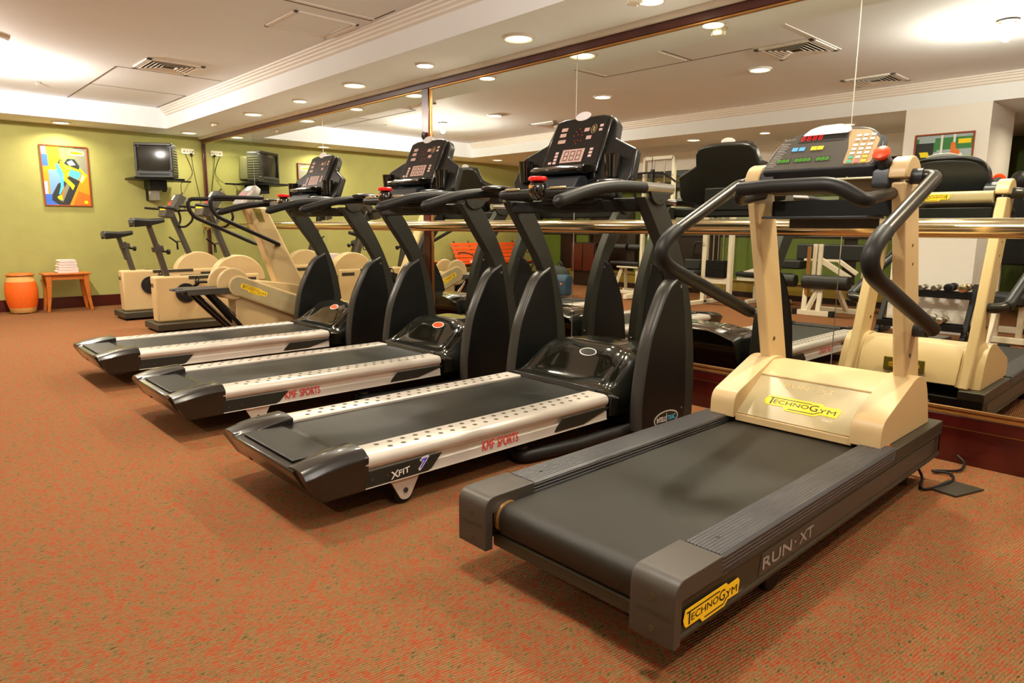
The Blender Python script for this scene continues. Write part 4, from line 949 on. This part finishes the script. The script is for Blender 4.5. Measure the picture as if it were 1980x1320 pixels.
def poster(name, label, o, ux, uy, w, h, shapes, frame='pframe'):
    t = thing('framed_poster', label, 'poster', tuple(Vector(o)))
    ux = Vector(ux); uy = Vector(uy); f = MB(); b = .016; q = lambda mb, a, c, e, g, d, th, mi=0: mb.plate([(a,c),(e,c),(e,g),(a,g)], Vector(o)+ux.cross(uy)*d, ux, uy, th, mi)
    q(f,0,0,w,b,0,.022); q(f,0,h-b,w,h,0,.022); q(f,0,b,b,h-b,0,.022); q(f,w-b,b,w,h-b,0,.022)
    link('frame', f, frame, t, bevel=.003)
    m = MB(); mats = []; n = ux.cross(uy)
    for i, (k, poly) in enumerate(shapes):
        if k not in mats: mats.append(k)
        m.plate([(b+px*(w-2*b), b+py*(h-2*b)) for px, py in poly], Vector(o)+n*(.004+i*.00012), ux, uy, .0001, mats.index(k))
    link('print', m, mats, t, smooth=0)
for k, c in dict(p_yel=(250,222,20), p_lim=(150,200,90), p_or=(240,150,20), p_or2=(215,110,20), p_blu=(60,110,215), p_lbl=(120,160,205), p_gr=(130,130,110), p_blk=(40,46,46), p_sky=(80,190,235), p_skin=(235,120,40), p_wht=(235,235,230), p_grn=(60,130,70), p_lg=(170,185,190), p_lav=(190,185,215)).items():
    M[k] = mat('poster_'+k[2:], srgb(*c), .45, var=.06, scale=20)
R = lambda a, b, c, d: [(a,b),(c,b),(c,d),(a,d)]
poster('poster', 'framed colourful poster of a runner on a treadmill on the green wall', (XL+.002, 1.700, 1.368), (0,1,0), (0,0,1), .545, .79,
  [('p_or', R(0,0,1,1)), ('p_gr', R(.62,.55,1,1)), ('p_lim', R(.35,.62,.72,1)), ('p_yel', R(.12,.80,.40,1)), ('p_or2', [(.6,0),(1,0),(1,.18),(.75,.25)]), ('p_or', R(.12,.55,.45,.8)),
   ('p_lav', R(0,.85,.11,1)), ('p_blu', R(0,.66,.13,.86)), ('p_or', R(0,.50,.11,.66)), ('p_lbl', R(.12,.15,.45,.60)), ('p_blu', R(0,.0,.26,.18)), ('p_lav', R(0,.18,.08,.4)),
   ('p_blk', [(.14,.08),(.28,0),(.52,0),(.80,.42),(.58,.50),(.30,.36),(.16,.18)]), ('p_gr', [(.30,.08),(.38,.05),(.58,.36),(.50,.38)]),
   ('p_blk', [(.48,.72),(.56,.80),(.72,.80),(.82,.68),(.80,.60),(.60,.64)]), ('p_lg', [(.54,.74),(.66,.78),(.74,.70),(.60,.68)]), ('p_yel', [(.50,.70),(.80,.62),(.80,.58),(.52,.66)]),
   ('p_sky', [(.54,.52),(.62,.62),(.84,.56),(.76,.44)]), ('p_yel', [(.82,.66),(.98,.52),(.84,.38),(.80,.42),(.90,.52),(.80,.62)]), ('p_lg', [(.80,.42),(.86,.54),(.92,.50),(.84,.40)]),
   ('p_blk', [(.34,.72),(.38,.78),(.44,.76),(.40,.70)]), ('p_yel', [(.38,.76),(.46,.74),(.56,.52),(.50,.46),(.42,.58)]), ('p_sky', [(.28,.68),(.34,.72),(.44,.56),(.40,.46),(.32,.56)]),
   ('p_skin', [(.36,.68),(.42,.66),(.40,.62)]), ('p_sky', [(.36,.48),(.44,.44),(.42,.30),(.34,.18),(.30,.18),(.36,.32)]), ('p_yel', [(.46,.50),(.58,.42),(.68,.34),(.62,.26),(.56,.34),(.44,.42)]),
   ('p_yel', [(.26,.14),(.36,.18),(.38,.08),(.28,.10)]), ('p_skin', [(.36,.18),(.44,.34),(.42,.20),(.38,.12)]),
   ('p_wht', [(.60,.90),(.64,.95),(.94,.93),(.96,.88),(.90,.86),(.66,.87)]), ('p_yel', [(.62,.90),(.66,.94),(.92,.92),(.94,.88),(.68,.88)]), ('p_yel', R(.86,.03,.94,.08))])

def wicker():
    c = (-10.60, 1.31, 0)
    t = thing('woven_basket', 'orange barrel shaped laundry basket with cream bands and a lid by the green wall', 'basket', c)
    link('lid', MB().lathe([(0,.515),(.13,.512),(.150,.500),(.156,.487),(.148,.476),(0,.476)], c, 40), 'owood', t)
    link('upper_band', MB().lathe([(.138,.476),(.142,.46),(.150,.44),(.160,.405)], c, 40), 'bcream', t)
    link('body', MB().lathe([(.160,.405),(.172,.35),(.178,.28),(.176,.20),(.165,.13),(.150,.075)], c, 40), 'bor', t)
    link('lower_band', MB().lathe([(.150,.075),(.138,.03),(.128,.012),(0,.012)], c, 40), 'bcream', t)
    m = MB()
    for a in range(4): m.box((c[0]+.10*math.cos(a*PI/2+.6)-.02, c[1]+.10*math.sin(a*PI/2+.6)-.02, 0), (c[0]+.10*math.cos(a*PI/2+.6)+.02, c[1]+.10*math.sin(a*PI/2+.6)+.02, .014))
    link('foot', m, 'owood', t)
wicker()
def stool(c, lb, w=.53, d=.36, h=.50, grp=None):
    t = thing('side_table', lb, 'table', c, grp); x, y, _ = c
    link('tabletop', MB().box((x-d/2,y-w/2,h-.024),(x+d/2,y+w/2,h)), 'owood', t, bevel=.007)
    for sx in (1,-1):
        m = MB().box((x+sx*(d/2-.045)-.008,y-w/2+.06,h-.085),(x+sx*(d/2-.045)+.008,y+w/2-.06,h-.024))
        link('apron', m, 'owood', t)
        for sy in (1,-1):
            px, py = x+sx*(d/2-.05), y+sy*(w/2-.055)
            pts = [(px,py,h-.024),(px,py,h-.14),(px+sx*.004,py+sy*.012,h*.35),(px+sx*.012,py+sy*.034,0)]
            m = MB()
            for i in range(3):
                a, b = V(*pts[i]), V(*pts[i+1]); wa, wb = (.030,.028,.021,.016)[i], (.030,.028,.021,.016)[i+1]
                vs = [a+V(p*wa,q*wa,0) for p,q in ((-1,-1),(1,-1),(1,1),(-1,1))]+[b+V(p*wb,q*wb,0) for p,q in ((-1,-1),(1,-1),(1,1),(-1,1))]
                m.add(vs, [(0,1,2,3),(7,6,5,4),(0,4,5,1),(1,5,6,2),(2,6,7,3),(3,7,4,0)])
            link('leg', m, 'owood', t, bevel=.004)
    for sy in (1,-1): link('apron', MB().box((x-d/2+.06,y+sy*(w/2-.05)-.008,h-.085),(x+d/2-.06,y+sy*(w/2-.05)+.008,h-.024)), 'owood', t)
stool((-10.58, 1.80, 0), 'small orange-stained wooden side table with folded towels by the green wall')
stool((-10.60, -.35, 0), 'small orange wooden side table beside the slatted bench, seen in the mirror', w=.34, d=.34, h=.48)
for i in range(5):
    z = .501+i*.034; w = .125-.006*i; dy = (-.006,.004,-.002,.006,0)[i]
    def tw(u, v, z=z, w=w, dy=dy): return None
    pr = rpoly([(-w,0),(w,0),(w,.033),(-w,.033)], .0155, 5)
    m = MB(); n = 9; k = len(pr); vs = []
    for j in range(n+1):
        a = j/n; sc = 1-.06*abs(2*a-1)**3
        for p, q in pr: vs.append(V(-10.70+.22*a, 1.825+dy+p*sc+.003*math.sin(9*a+i), z+q*sc+.0005*math.sin(13*a+p*30)))
    m.add(vs, [(j*k+i2, j*k+(i2+1)%k, (j+1)*k+(i2+1)%k, (j+1)*k+i2) for j in range(n) for i2 in range(k)]+[tuple(range(k)), tuple(range(n*k, n*k+k))])
    names = ['bottom one', 'second from the bottom', 'middle one', 'second from the top', 'topmost']
    tag(link('folded_towel', m, 'towel', smooth=60), 'white folded towel in the stack on the side table, %s' % names[i], 'towel', 'folded towels on the side table')
tag(link('post_clip', MB().ball((-5.15, D-.040, 1.93), .022, .022, .035), 'rubber'), 'small black fitting clipped to the wooden mirror post', 'clip')

# ------------------------------------------------------------------ across the room (seen in the mirror)
def across():
    YW = -3.4
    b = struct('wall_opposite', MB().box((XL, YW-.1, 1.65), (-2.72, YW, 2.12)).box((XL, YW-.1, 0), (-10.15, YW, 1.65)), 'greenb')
    m = MB()
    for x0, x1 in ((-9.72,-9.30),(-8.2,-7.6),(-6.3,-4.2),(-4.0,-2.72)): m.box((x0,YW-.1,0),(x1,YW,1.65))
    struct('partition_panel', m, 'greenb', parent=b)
    m = MB()
    for x0, x1 in ((-10.15,-9.72),(-9.30,-8.2),(-7.6,-6.3),(-4.2,-4.0)): m.box((x0,YW-.12,0),(x1,YW-.02,1.65))
    for x in (-9.72,-9.3,-8.2,-7.6): m.box((x-.03,YW-.05,0),(x+.03,YW+.02,2.0))
    m.box((XL,YW-.02,.98),(-2.72,YW+.012,1.03))
    struct('dark_panel', m, 'dkbrown', parent=b)
    struct('frosted_panel', MB().box((-7.3,-3.32,1.18),(-4.3,-3.30,1.62)), 'frost', parent=b)
    m = MB()
    for x in (-7.2,-6.95,-6.2,-5.95,-5.75,-5.0,-4.6): m.box((x,-3.36,1.66),(x+.12,-3.35,1.80))
    struct('white_card', m, 'white', parent=b)
    struct('trim_20', MB().box((XL,-2.95,2.12),(-2.72,-2.85,ZS)).box((-1.92,-2.95,2.12),(XR,-2.85,ZS)), 'white')
    struct('trim_21', MB().box((XL,-3.0,2.03),(-2.72,-2.9,2.12)).box((-1.92,-3.0,2.0),(XR,-2.9,2.12)), 'dkbrown')
    struct('trim_22', MB().box((XL,-3.04,1.93),(-2.72,-2.96,2.03)).box((-1.92,-3.04,1.9),(XR,-2.96,2.0)), 'olive2')
    struct('trim_23', MB().box((XL+.4,-3.10,1.84),(-2.72,-3.02,1.93)).box((-1.92,-3.10,1.7),(XR,-3.02,1.86)), 'dkbrown')
    st = MB().box((-9.6,YW,0),(-2.9,-3.02,.26)); st.box((-9.62,YW,.26),(-2.9,-2.99,.285)); struct('trim_24', st, 'olive', bevel=.004)
    struct('baseboard_opposite', MB().box((-9.6,-3.02,0),(-2.9,-3.0,.09)), 'dkbrown')
    struct('wall_column', MB().box((-2.72,-1.94,0),(-1.92,RY0-.001,ZS)), 'white')
    struct('wall_opposite_right', MB().box((-1.92,-3.5,0),(XR,-3.4,2.12)), 'dkbrown')
    struct('window_1', MB().box((-1.75,-3.38,1.1),(-1.35,-3.36,1.95)), 'frost')
    poster('poster', 'framed poster of a person in an orange top on the white column', (-2.04, RY0+.002, 1.72), (-1,0,0), (0,0,1), .56, .42,
      [('p_lg', R(0,0,1,1)), ('p_grn', R(0,.55,1,.92)), ('p_lim', R(0,.0,.62,.5)), ('p_lg', R(.0,.42,.62,.6)), ('p_wht', R(.30,0,.34,1)), ('p_wht', R(.52,.2,.56,1)), ('p_blk', R(.68,.25,1,.8)), ('p_lg', R(.66,.8,.95,1)),
       ('p_blk', [(.26,.30),(.52,.28),(.56,.38),(.42,.42)]), ('p_skin', [(.18,.25),(.22,.58),(.36,.62),(.42,.30)]), ('p_skin', [(.28,.60),(.30,.78),(.37,.78),(.38,.62)]), ('p_wht', [(.08,.22),(.18,.50),(.22,.48),(.16,.2)]),
       ('p_yel', [(.74,.42),(.78,.56),(.94,.56),(.90,.42)]), ('p_yel', R(.03,.74,.25,.86)), ('p_blu', [(.68,.15),(.8,.34),(.98,.25),(.98,.1)])])
    # slatted bench along the green wall
    t = thing('slatted_bench', 'orange slatted park bench with iron arms against the green wall, seen in the mirror', 'bench', (-10.4,-1.75,0))
    y0, y1 = -2.68, -.84
    for i in range(6):
        x = -10.72+.045*i; z = .80-.075*i
        link('slat', MB().obox((x,(y0+y1)/2,z-.02), V(.009,0,-.0)+V(.003,0,0), V(0,(y1-y0)/2,0), V(-.014,0,.031)), 'bench', t, bevel=.004)
    for i in range(5):
        x = -10.46+.068*i; z = .385+.012*i
        link('slat', MB().obox((x,(y0+y1)/2,z), V(.029,0,.004), V(0,(y1-y0)/2,0), V(-.001,0,.010)), 'bench', t, bevel=.004)
    for y in (-.95,-1.32,-2.55):
        m = MB().tube(spline([(-10.78,y,.84),(-10.74,y,.80),(-10.62,y,.60),(-10.50,y,.40),(-10.30,y,.375),(-10.14,y,.40),(-10.12,y,.36),(-10.18,y,.25),(-10.10,y,.0)], 4), .016, 8)
        m.tube(spline([(-10.50,y,.40),(-10.60,y,.22),(-10.66,y,.0)], 4), .016, 8)
        if y != -1.32: m.tube(spline([(-10.62,y,.62),(-10.40,y,.63),(-10.16,y,.58),(-10.13,y,.50),(-10.17,y,.40)], 4), .014, 8)
        link('iron_leg', m, 'iron', t)
    m = MB().tube([(-10.32,-1.30,.452),(-10.33,-1.20,.458),(-10.34,-1.05,.455)], [.05,.055,.05], 12, flat=.5)
    m.tube([(-10.32,-1.31,.452),(-10.32,-1.48,.448)], [.05,.035], 12, flat=.5)
    tag(link('rolled_towel', m, 'towel', smooth=60), 'white rolled towel lying on the slatted bench', 'towel')
    # backpack
    t = thing('backpack', 'dark backpack with a blue front pocket standing on the carpet across the room', 'backpack', (-7.52,-.62,0))
    m = MB().ball((-7.60,-.66,.26), .20, .14, .26, n=40, m=26)
    for q in m.v:
        d = q-V(-7.60,-.66,.26); k = 1+.07*math.sin(17*q.z+5*q.x)+.05*math.sin(31*q.x+13*q.z+7*q.y)
        q.x = -7.60+d.x*k; q.y = -.66+d.y*k; q.z = max(.005, .26+d.z*(1+.05*math.sin(21*q.x)))
    link('bag_body', m, 'bpk', t)
    link('front_pocket', MB().prism(rpoly([(-.62,.05),(-.46,.05),(-.44,.30),(-.50,.38),(-.62,.38)], .03), 'x', -7.52, -7.28), 'bpb', t, bevel=.03, segs=3)
    link('pocket_patch', MB().ball((-7.37,-.452,.24), .03, .010, .02), 'p_skin', t)
    link('strap', MB().tube(spline([(-7.66,-.52,.40),(-7.64,-.44,.30),(-7.62,-.47,.12),(-7.60,-.55,.05)], 6), .018, 10).tube(spline([(-7.66,-.66,.52),(-7.60,-.66,.58),(-7.54,-.66,.52)], 6), .012, 8), 'bpk', t)
    # dark cabinet
    t = thing('cabinet', 'dark low cabinet against the back partition across the room', 'cabinet', (-8.8,-2.85,0))
    link('carcass', MB().box((-9.12,-2.98,.28),(-8.50,-2.62,.84)).box((-9.08,-2.95,0),(-8.54,-2.66,.28)), 'dkbrown', t, bevel=.006)
    for x in (-9.10,-8.80): link('cabinet_door', MB().box((x,-2.62,.30),(x+.28,-2.60,.82)), 'wood', t, bevel=.003)
    # cable machine
    def bar(mm, p, q, w=.06, h=.06): return mm.beam(p, q, w, h)
    t = thing('cable_machine', 'tall cream cable machine with two columns and a black pulldown bar, seen in the mirror', 'weight machine', (-6.6,-1.9,0))
    m = MB()
    for x in (-6.88,-6.32): m.beam((x,-1.9,.02),(x,-1.9,2.25), .07, .05, up=(1,0,0))
    m.beam((-6.88,-1.9,2.24),(-6.32,-1.9,2.24), .07, .06).beam((-6.88,-1.9,.10),(-6.32,-1.9,.10), .07, .07).beam((-6.6,-2.4,.05),(-6.6,-1.1,.05), .07, .07)
    link('frame', m, 'gfr', t, bevel=.006)
    link('guide_rod', MB().cyl((-6.70,-1.9,.12),(-6.70,-1.9,2.2), .012, 10).cyl((-6.50,-1.9,.12),(-6.50,-1.9,2.2), .012, 10), 'steel', t)
    m = MB()
    for i in range(12): m.box((-6.76,-1.96,.15+i*.045),(-6.44,-1.84,.188+i*.045))
    link('weight_stack', m, 'blk', t)
    link('pulldown_bar', MB().tube(spline([(-7.30,-1.7,1.90),(-7.15,-1.7,1.98),(-6.6,-1.7,2.0),(-6.35,-1.7,1.96),(-6.15,-1.7,1.84)], 5), .016, 10).beam((-6.6,-1.72,1.75),(-6.6,-1.72,2.05), .05, .05, up=(1,0,0)), 'rubber', t)
    link('cable', MB().cyl((-6.6,-1.7,2.0),(-6.6,-1.7,2.24), .005, 6), 'rubber', t)
    # seated machine
    t = thing('chest_press_machine', 'cream seated weight machine with a dark seat and roller pads, seen in the mirror', 'weight machine', (-7.25,-2.05,0))
    m = MB().beam((-7.55,-1.95,.03),(-6.95,-1.95,.03), .07, .06).beam((-7.55,-2.3,.03),(-6.95,-2.3,.03), .07, .06)
    for a, bq in (((-7.50,-1.95,.03),(-7.40,-2.05,.45)),((-7.0,-1.95,.03),(-7.08,-2.05,.45)),((-7.5,-2.3,.03),(-7.40,-2.15,.45)),((-7.0,-2.3,.03),(-7.08,-2.15,.45))): m.beam(a, bq, .055, .055)
    m.beam((-7.45,-2.1,.46),(-7.0,-2.1,.46), .30, .03).beam((-6.98,-2.25,.05),(-6.98,-2.25,1.9), .06, .06, up=(1,0,0)).beam((-6.84,-2.25,.05),(-6.84,-2.25,1.9), .06, .06, up=(1,0,0))
    link('frame', m, 'gfr', t, bevel=.006)
    link('seat', MB().box((-7.58,-2.28,.50),(-6.96,-1.92,.555)), 'uph', t, bevel=.02)
    link('roller_pad', MB().cyl((-7.55,-2.0,.80),(-7.27,-2.0,.80), .055, 18).cyl((-7.22,-2.0,.80),(-6.94,-2.0,.80), .055, 18), 'uph', t, bevel=.01)
    link('back_column', MB().box((-7.34,-2.20,.55),(-7.16,-2.08,1.20)), 'dkbrown', t, bevel=.01)
    # second weight stack machine
    t = thing('weight_stack_machine', 'cream weight machine with a black plate stack, mirrored right of the nearest black treadmill post', 'weight machine', (-5.3,-1.6,0))
    m = MB().beam((-5.50,-1.6,.02),(-5.50,-1.6,1.75), .08, .07, up=(1,0,0)).beam((-5.08,-1.6,.02),(-5.08,-1.6,1.75), .08, .06, up=(1,0,0)).beam((-5.50,-1.6,.36),(-5.08,-1.6,.36), .07, .09).beam((-5.5,-1.6,1.74),(-5.08,-1.6,1.74), .07, .07)
    m.beam((-5.95,-1.6,.36),(-5.5,-1.6,.36), .07, .07).beam((-5.95,-1.6,.02),(-5.95,-1.6,.36), .06, .06, up=(1,0,0)).beam((-5.5,-2.0,.03),(-5.5,-1.2,.03), .07, .06)
    link('frame', m, 'gfr', t, bevel=.006)
    m = MB()
    for i in range(6): m.box((-5.44,-1.67,.41+i*.042),(-5.14,-1.53,.449+i*.042))
    link('weight_stack', m, 'blk', t)
    link('guide_rod', MB().cyl((-5.37,-1.6,.4),(-5.37,-1.6,1.7), .011, 10).cyl((-5.29,-1.6,.4),(-5.29,-1.6,1.7), .007, 10).cyl((-5.21,-1.6,.4),(-5.21,-1.6,1.7), .011, 10), 'steel', t)
    link('seat', MB().box((-5.95,-1.78,.42),(-5.58,-1.42,.50)).box((-5.90,-1.72,.50),(-5.62,-1.66,.66)), 'uph', t, bevel=.02)
    link('handle', MB().tube(rnd([(-5.5,-1.5,.92),(-5.62,-1.5,.92),(-5.66,-1.5,.70)], .04), .016, 10), 'rubber', t)
    # black duffel bag
    t = thing('duffel_bag', 'black duffel bag on the carpet before the weight stack machine', 'bag', (-5.62,-1.0,0))
    link('bag_body', MB().ball((-5.62,-1.0,.19), .22, .16, .19, n=24, m=14), 'bpk', t)
    link('strap', MB().tube(spline([(-5.77,-1.0,.33),(-5.69,-.95,.43),(-5.55,-.95,.43),(-5.47,-1.0,.33)], 5), .012, 8), 'rubber', t)
    # flat bench
    t = thing('flat_bench', 'flat black padded weight bench with a folded white cloth on it, in the mirror', 'weight bench', (-5.0,-2.35,0))
    link('pad', MB().box((-5.32,-2.52,.40),(-4.55,-2.18,.47)), 'uph', t, bevel=.02)
    link('frame', MB().beam((-5.30,-2.35,.36),(-4.58,-2.35,.36), .30, .05).beam((-5.05,-2.35,.03),(-5.05,-2.35,.36), .06, .06, up=(1,0,0)).beam((-5.05,-2.62,.03),(-5.05,-2.08,.03), .06, .06).beam((-4.62,-2.35,.03),(-4.62,-2.35,.36), .06, .06, up=(1,0,0)).beam((-4.62,-2.62,.03),(-4.62,-2.08,.03), .06, .06), 'gfr', t, bevel=.006)
    tag(link('white_cloth', MB().prism(rpoly([(-5.22,.472),(-4.75,.472),(-4.75,.53),(-4.95,.56)], .02), 'y', -2.48, -2.22), 'towel', bevel=.01), 'folded white cloth on the flat padded weight bench', 'cloth')
    # leg machine
    t = thing('leg_curl_machine', 'cream leg machine with thick black rollers, mirrored right of the beige treadmill left post', 'weight machine', (-3.75,-1.6,0))
    m = MB().beam((-3.98,-1.45,.035),(-3.55,-1.45,.035), .07, .07).beam((-3.9,-2.0,.035),(-3.4,-2.0,.035), .07, .07)
    for a, bq in (((-3.90,-1.45,.05),(-3.93,-1.55,.40)),((-3.86,-1.45,.05),(-3.74,-1.6,.45)),((-3.72,-1.47,.05),(-3.74,-1.6,.50)),((-3.52,-1.9,.05),(-3.64,-1.65,.50)),((-3.40,-2.0,.05),(-3.30,-1.8,.60))): m.beam(a, bq, .06, .05)
    m.beam((-3.84,-1.55,.30),(-3.84,-1.55,.93), .045, .05, up=(1,0,0)).beam((-3.77,-1.55,.45),(-3.77,-1.55,.93), .045, .05, up=(1,0,0)).beam((-3.80,-1.58,.74),(-3.40,-1.60,.50), .05, .07).beam((-4.0,-1.6,.72),(-3.55,-1.6,.72), .05, .03).beam((-3.55,-1.6,.72),(-3.32,-1.62,.56), .05, .05)
    link('frame', m, 'gfr', t, bevel=.006)
    link('roller_pad', MB().cyl((-4.42,-1.5,.44),(-4.05,-1.5,.44), .085, 24).cyl((-3.95,-1.5,.44),(-3.36,-1.5,.44), .092, 24), 'uph', t, bevel=.015)
    link('lever_arm', MB().beam((-3.90,-1.5,.14),(-3.90,-1.5,.90), .03, .04, up=(1,0,0)), 'bronze', t)
    link('pad', MB().box((-4.55,-2.05,.58),(-4.1,-1.7,.70)).box((-4.3,-2.2,.70),(-3.35,-2.0,.92)), 'uph', t, bevel=.02)
    link('rubber_end', MB().box((-4.04,-1.49,0),(-3.97,-1.41,.075)).box((-3.56,-1.49,0),(-3.49,-1.41,.075)), 'rubber', t, bevel=.004)
    # dumbbell rack and dumbbells
    t = thing('dumbbell_rack', 'low black dumbbell rack in front of the white column, seen in the mirror', 'rack', (-2.25,-.68,0))
    for x in (-2.66,-1.84):
        link('rack_side', MB().beam((x,-.50,.0),(x,-.82,.56), .04, .05, up=(1,0,0)).beam((x,-.50,.03),(x,-.88,.03), .05, .04).beam((x,-.62,.18),(x,-.86,.02), .03, .03), 'blk', t, bevel=.004)
    for y, z in ((-.74,.485),(-.56,.16)):
        link('rack_shelf', MB().box((-2.66,y-.09,z-.03),(-1.84,y-.05,z)).box((-2.66,y+.05,z-.04),(-1.84,y+.09,z-.01)).box((-2.66,y+.085,z-.07),(-1.84,y+.095,z-.005)), 'blk', t, bevel=.002)
    def db(x, y, z, r, lb, k='dbc'):
        t = thing('dumbbell', lb, 'dumbbell', (x, y, z-r), 'dumbbells on the low black rack')
        link('handle', MB().cyl((x,y-.07,z),(x,y+.07,z), .013, 12), 'steel', t)
        for s in (1,-1): link('weight_head', MB().tube([(x,y+s*.05,z),(x,y+s*.056,z),(x,y+s*.115,z),(x,y+s*.12,z)], [r*.8,r,r,r*.8], 20), k, t)
    nm = ['first','second','third','fourth','fifth','sixth']
    for i, (x, r, k) in enumerate(((-2.56,.024,'dbc'),(-2.44,.028,'dbc'),(-2.31,.028,'dbc'),(-2.18,.030,'dbc'),(-2.05,.042,'blk'),(-1.92,.042,'brass'))):
        lb = {'blk':'dark headed dumbbell on the upper shelf of the low rack','brass':'brass coloured dumbbell at the right end of the upper rack shelf'}.get(k, 'small chromed dumbbell on the upper rack shelf, %s from the left end' % nm[i])
        db(x, -.74, .487+r, r, lb, k)
    for i, (x, r) in enumerate(((-2.26,.034),(-2.16,.040),(-2.05,.034))):
        db(x, -.56, .162+r, r, 'chromed dumbbell on the lower rack shelf, %s of the three from the left' % nm[i])
    # machine right of the column
    t = thing('leg_press_machine', 'dark weight machine with a round headrest, mirrored right of the white column', 'weight machine', (-1.72,-1.65,0))
    link('headrest', MB().ball((-1.74,-1.62,1.66), .085, .085, .10), 'uph', t)
    link('headrest_post', MB().beam((-1.74,-1.64,1.2),(-1.74,-1.64,1.62), .05, .05, up=(1,0,0)), 'wood', t)
    link('stack_cover', MB().box((-1.86,-1.78,.75),(-1.45,-1.50,1.50)), 'blk', t, bevel=.02)
    link('frame', MB().beam((-1.5,-1.6,.0),(-1.5,-1.6,.8), .07, .07, up=(1,0,0)).beam((-1.84,-1.6,.0),(-1.84,-1.6,.8), .07, .07, up=(1,0,0)).beam((-1.9,-1.6,.035),(-1.4,-1.6,.035), .07, .07), 'gfr', t, bevel=.005)
    link('tension_rod', MB().cyl((-1.62,-1.3,1.45),(-1.40,-1.1,.95), .008, 8), 'steel', t)
    # white framed bench near the right edge
    t = thing('preacher_bench', 'small cream framed bench with a black pad beside the dumbbell rack', 'weight bench', (-1.5,-.4,0))
    link('pad', MB().box((-1.66,-.72,.40),(-1.34,-.36,.52)), 'uph', t, bevel=.03)
    m = MB().beam((-1.68,-.10,.035),(-1.46,-.10,.035), .07, .07).beam((-1.56,-.10,.05),(-1.54,-.28,.40), .06, .06).beam((-1.60,-.62,.05),(-1.60,-.62,.40), .05, .05, up=(1,0,0)).beam((-1.40,-.62,.05),(-1.40,-.62,.40), .05, .05, up=(1,0,0)).beam((-1.66,-.62,.045),(-1.34,-.62,.045), .06, .06).beam((-1.5,-.10,.385),(-1.5,-.65,.385), .05, .04)
    link('frame', m, 'gfr', t, bevel=.005)
    link('rubber_end', MB().box((-1.46,-.14,0),(-1.37,-.06,.075)).box((-1.34,-.66,0),(-1.26,-.58,.08)), 'rubber', t, bevel=.004)
across()

# ------------------------------------------------------------------ camera, world, view
yaw, pitch, roll = map(math.radians, (46.928, 9.55, .3495))
cy, sy, cp, sp = math.cos(yaw), math.sin(yaw), math.cos(pitch), math.sin(pitch)
fwd = V(-sy*cp, cy*cp, -sp); right = V(cy, sy, 0); upv = right.cross(fwd)
r2 = right*math.cos(roll)+upv*math.sin(roll); u2 = -right*math.sin(roll)+upv*math.cos(roll)
cam = bpy.data.cameras.new('camera'); co = bpy.data.objects.new('camera', cam); C.objects.link(co)
co.matrix_world = Matrix(((r2.x,u2.x,-fwd.x,0),(r2.y,u2.y,-fwd.y,0),(r2.z,u2.z,-fwd.z,1.12),(0,0,0,1)))
cam.sensor_width = 36; cam.lens = 1308/1980*36; cam.clip_start = .05
S.camera = co
w = bpy.data.worlds.new('world'); S.world = w; w.use_nodes = True
w.node_tree.nodes['Background'].inputs[0].default_value = (1, .85, .65, 1); w.node_tree.nodes['Background'].inputs[1].default_value = .05
S.view_settings.view_transform = 'Standard'; S.view_settings.look = 'None'; S.view_settings.exposure = 0.16; S.view_settings.gamma = 1
S.view_settings.use_curve_mapping = False
S.cycles.max_bounces = 10; S.cycles.diffuse_bounces = 5; S.cycles.glossy_bounces = 8; S.cycles.sample_clamp_indirect = 6
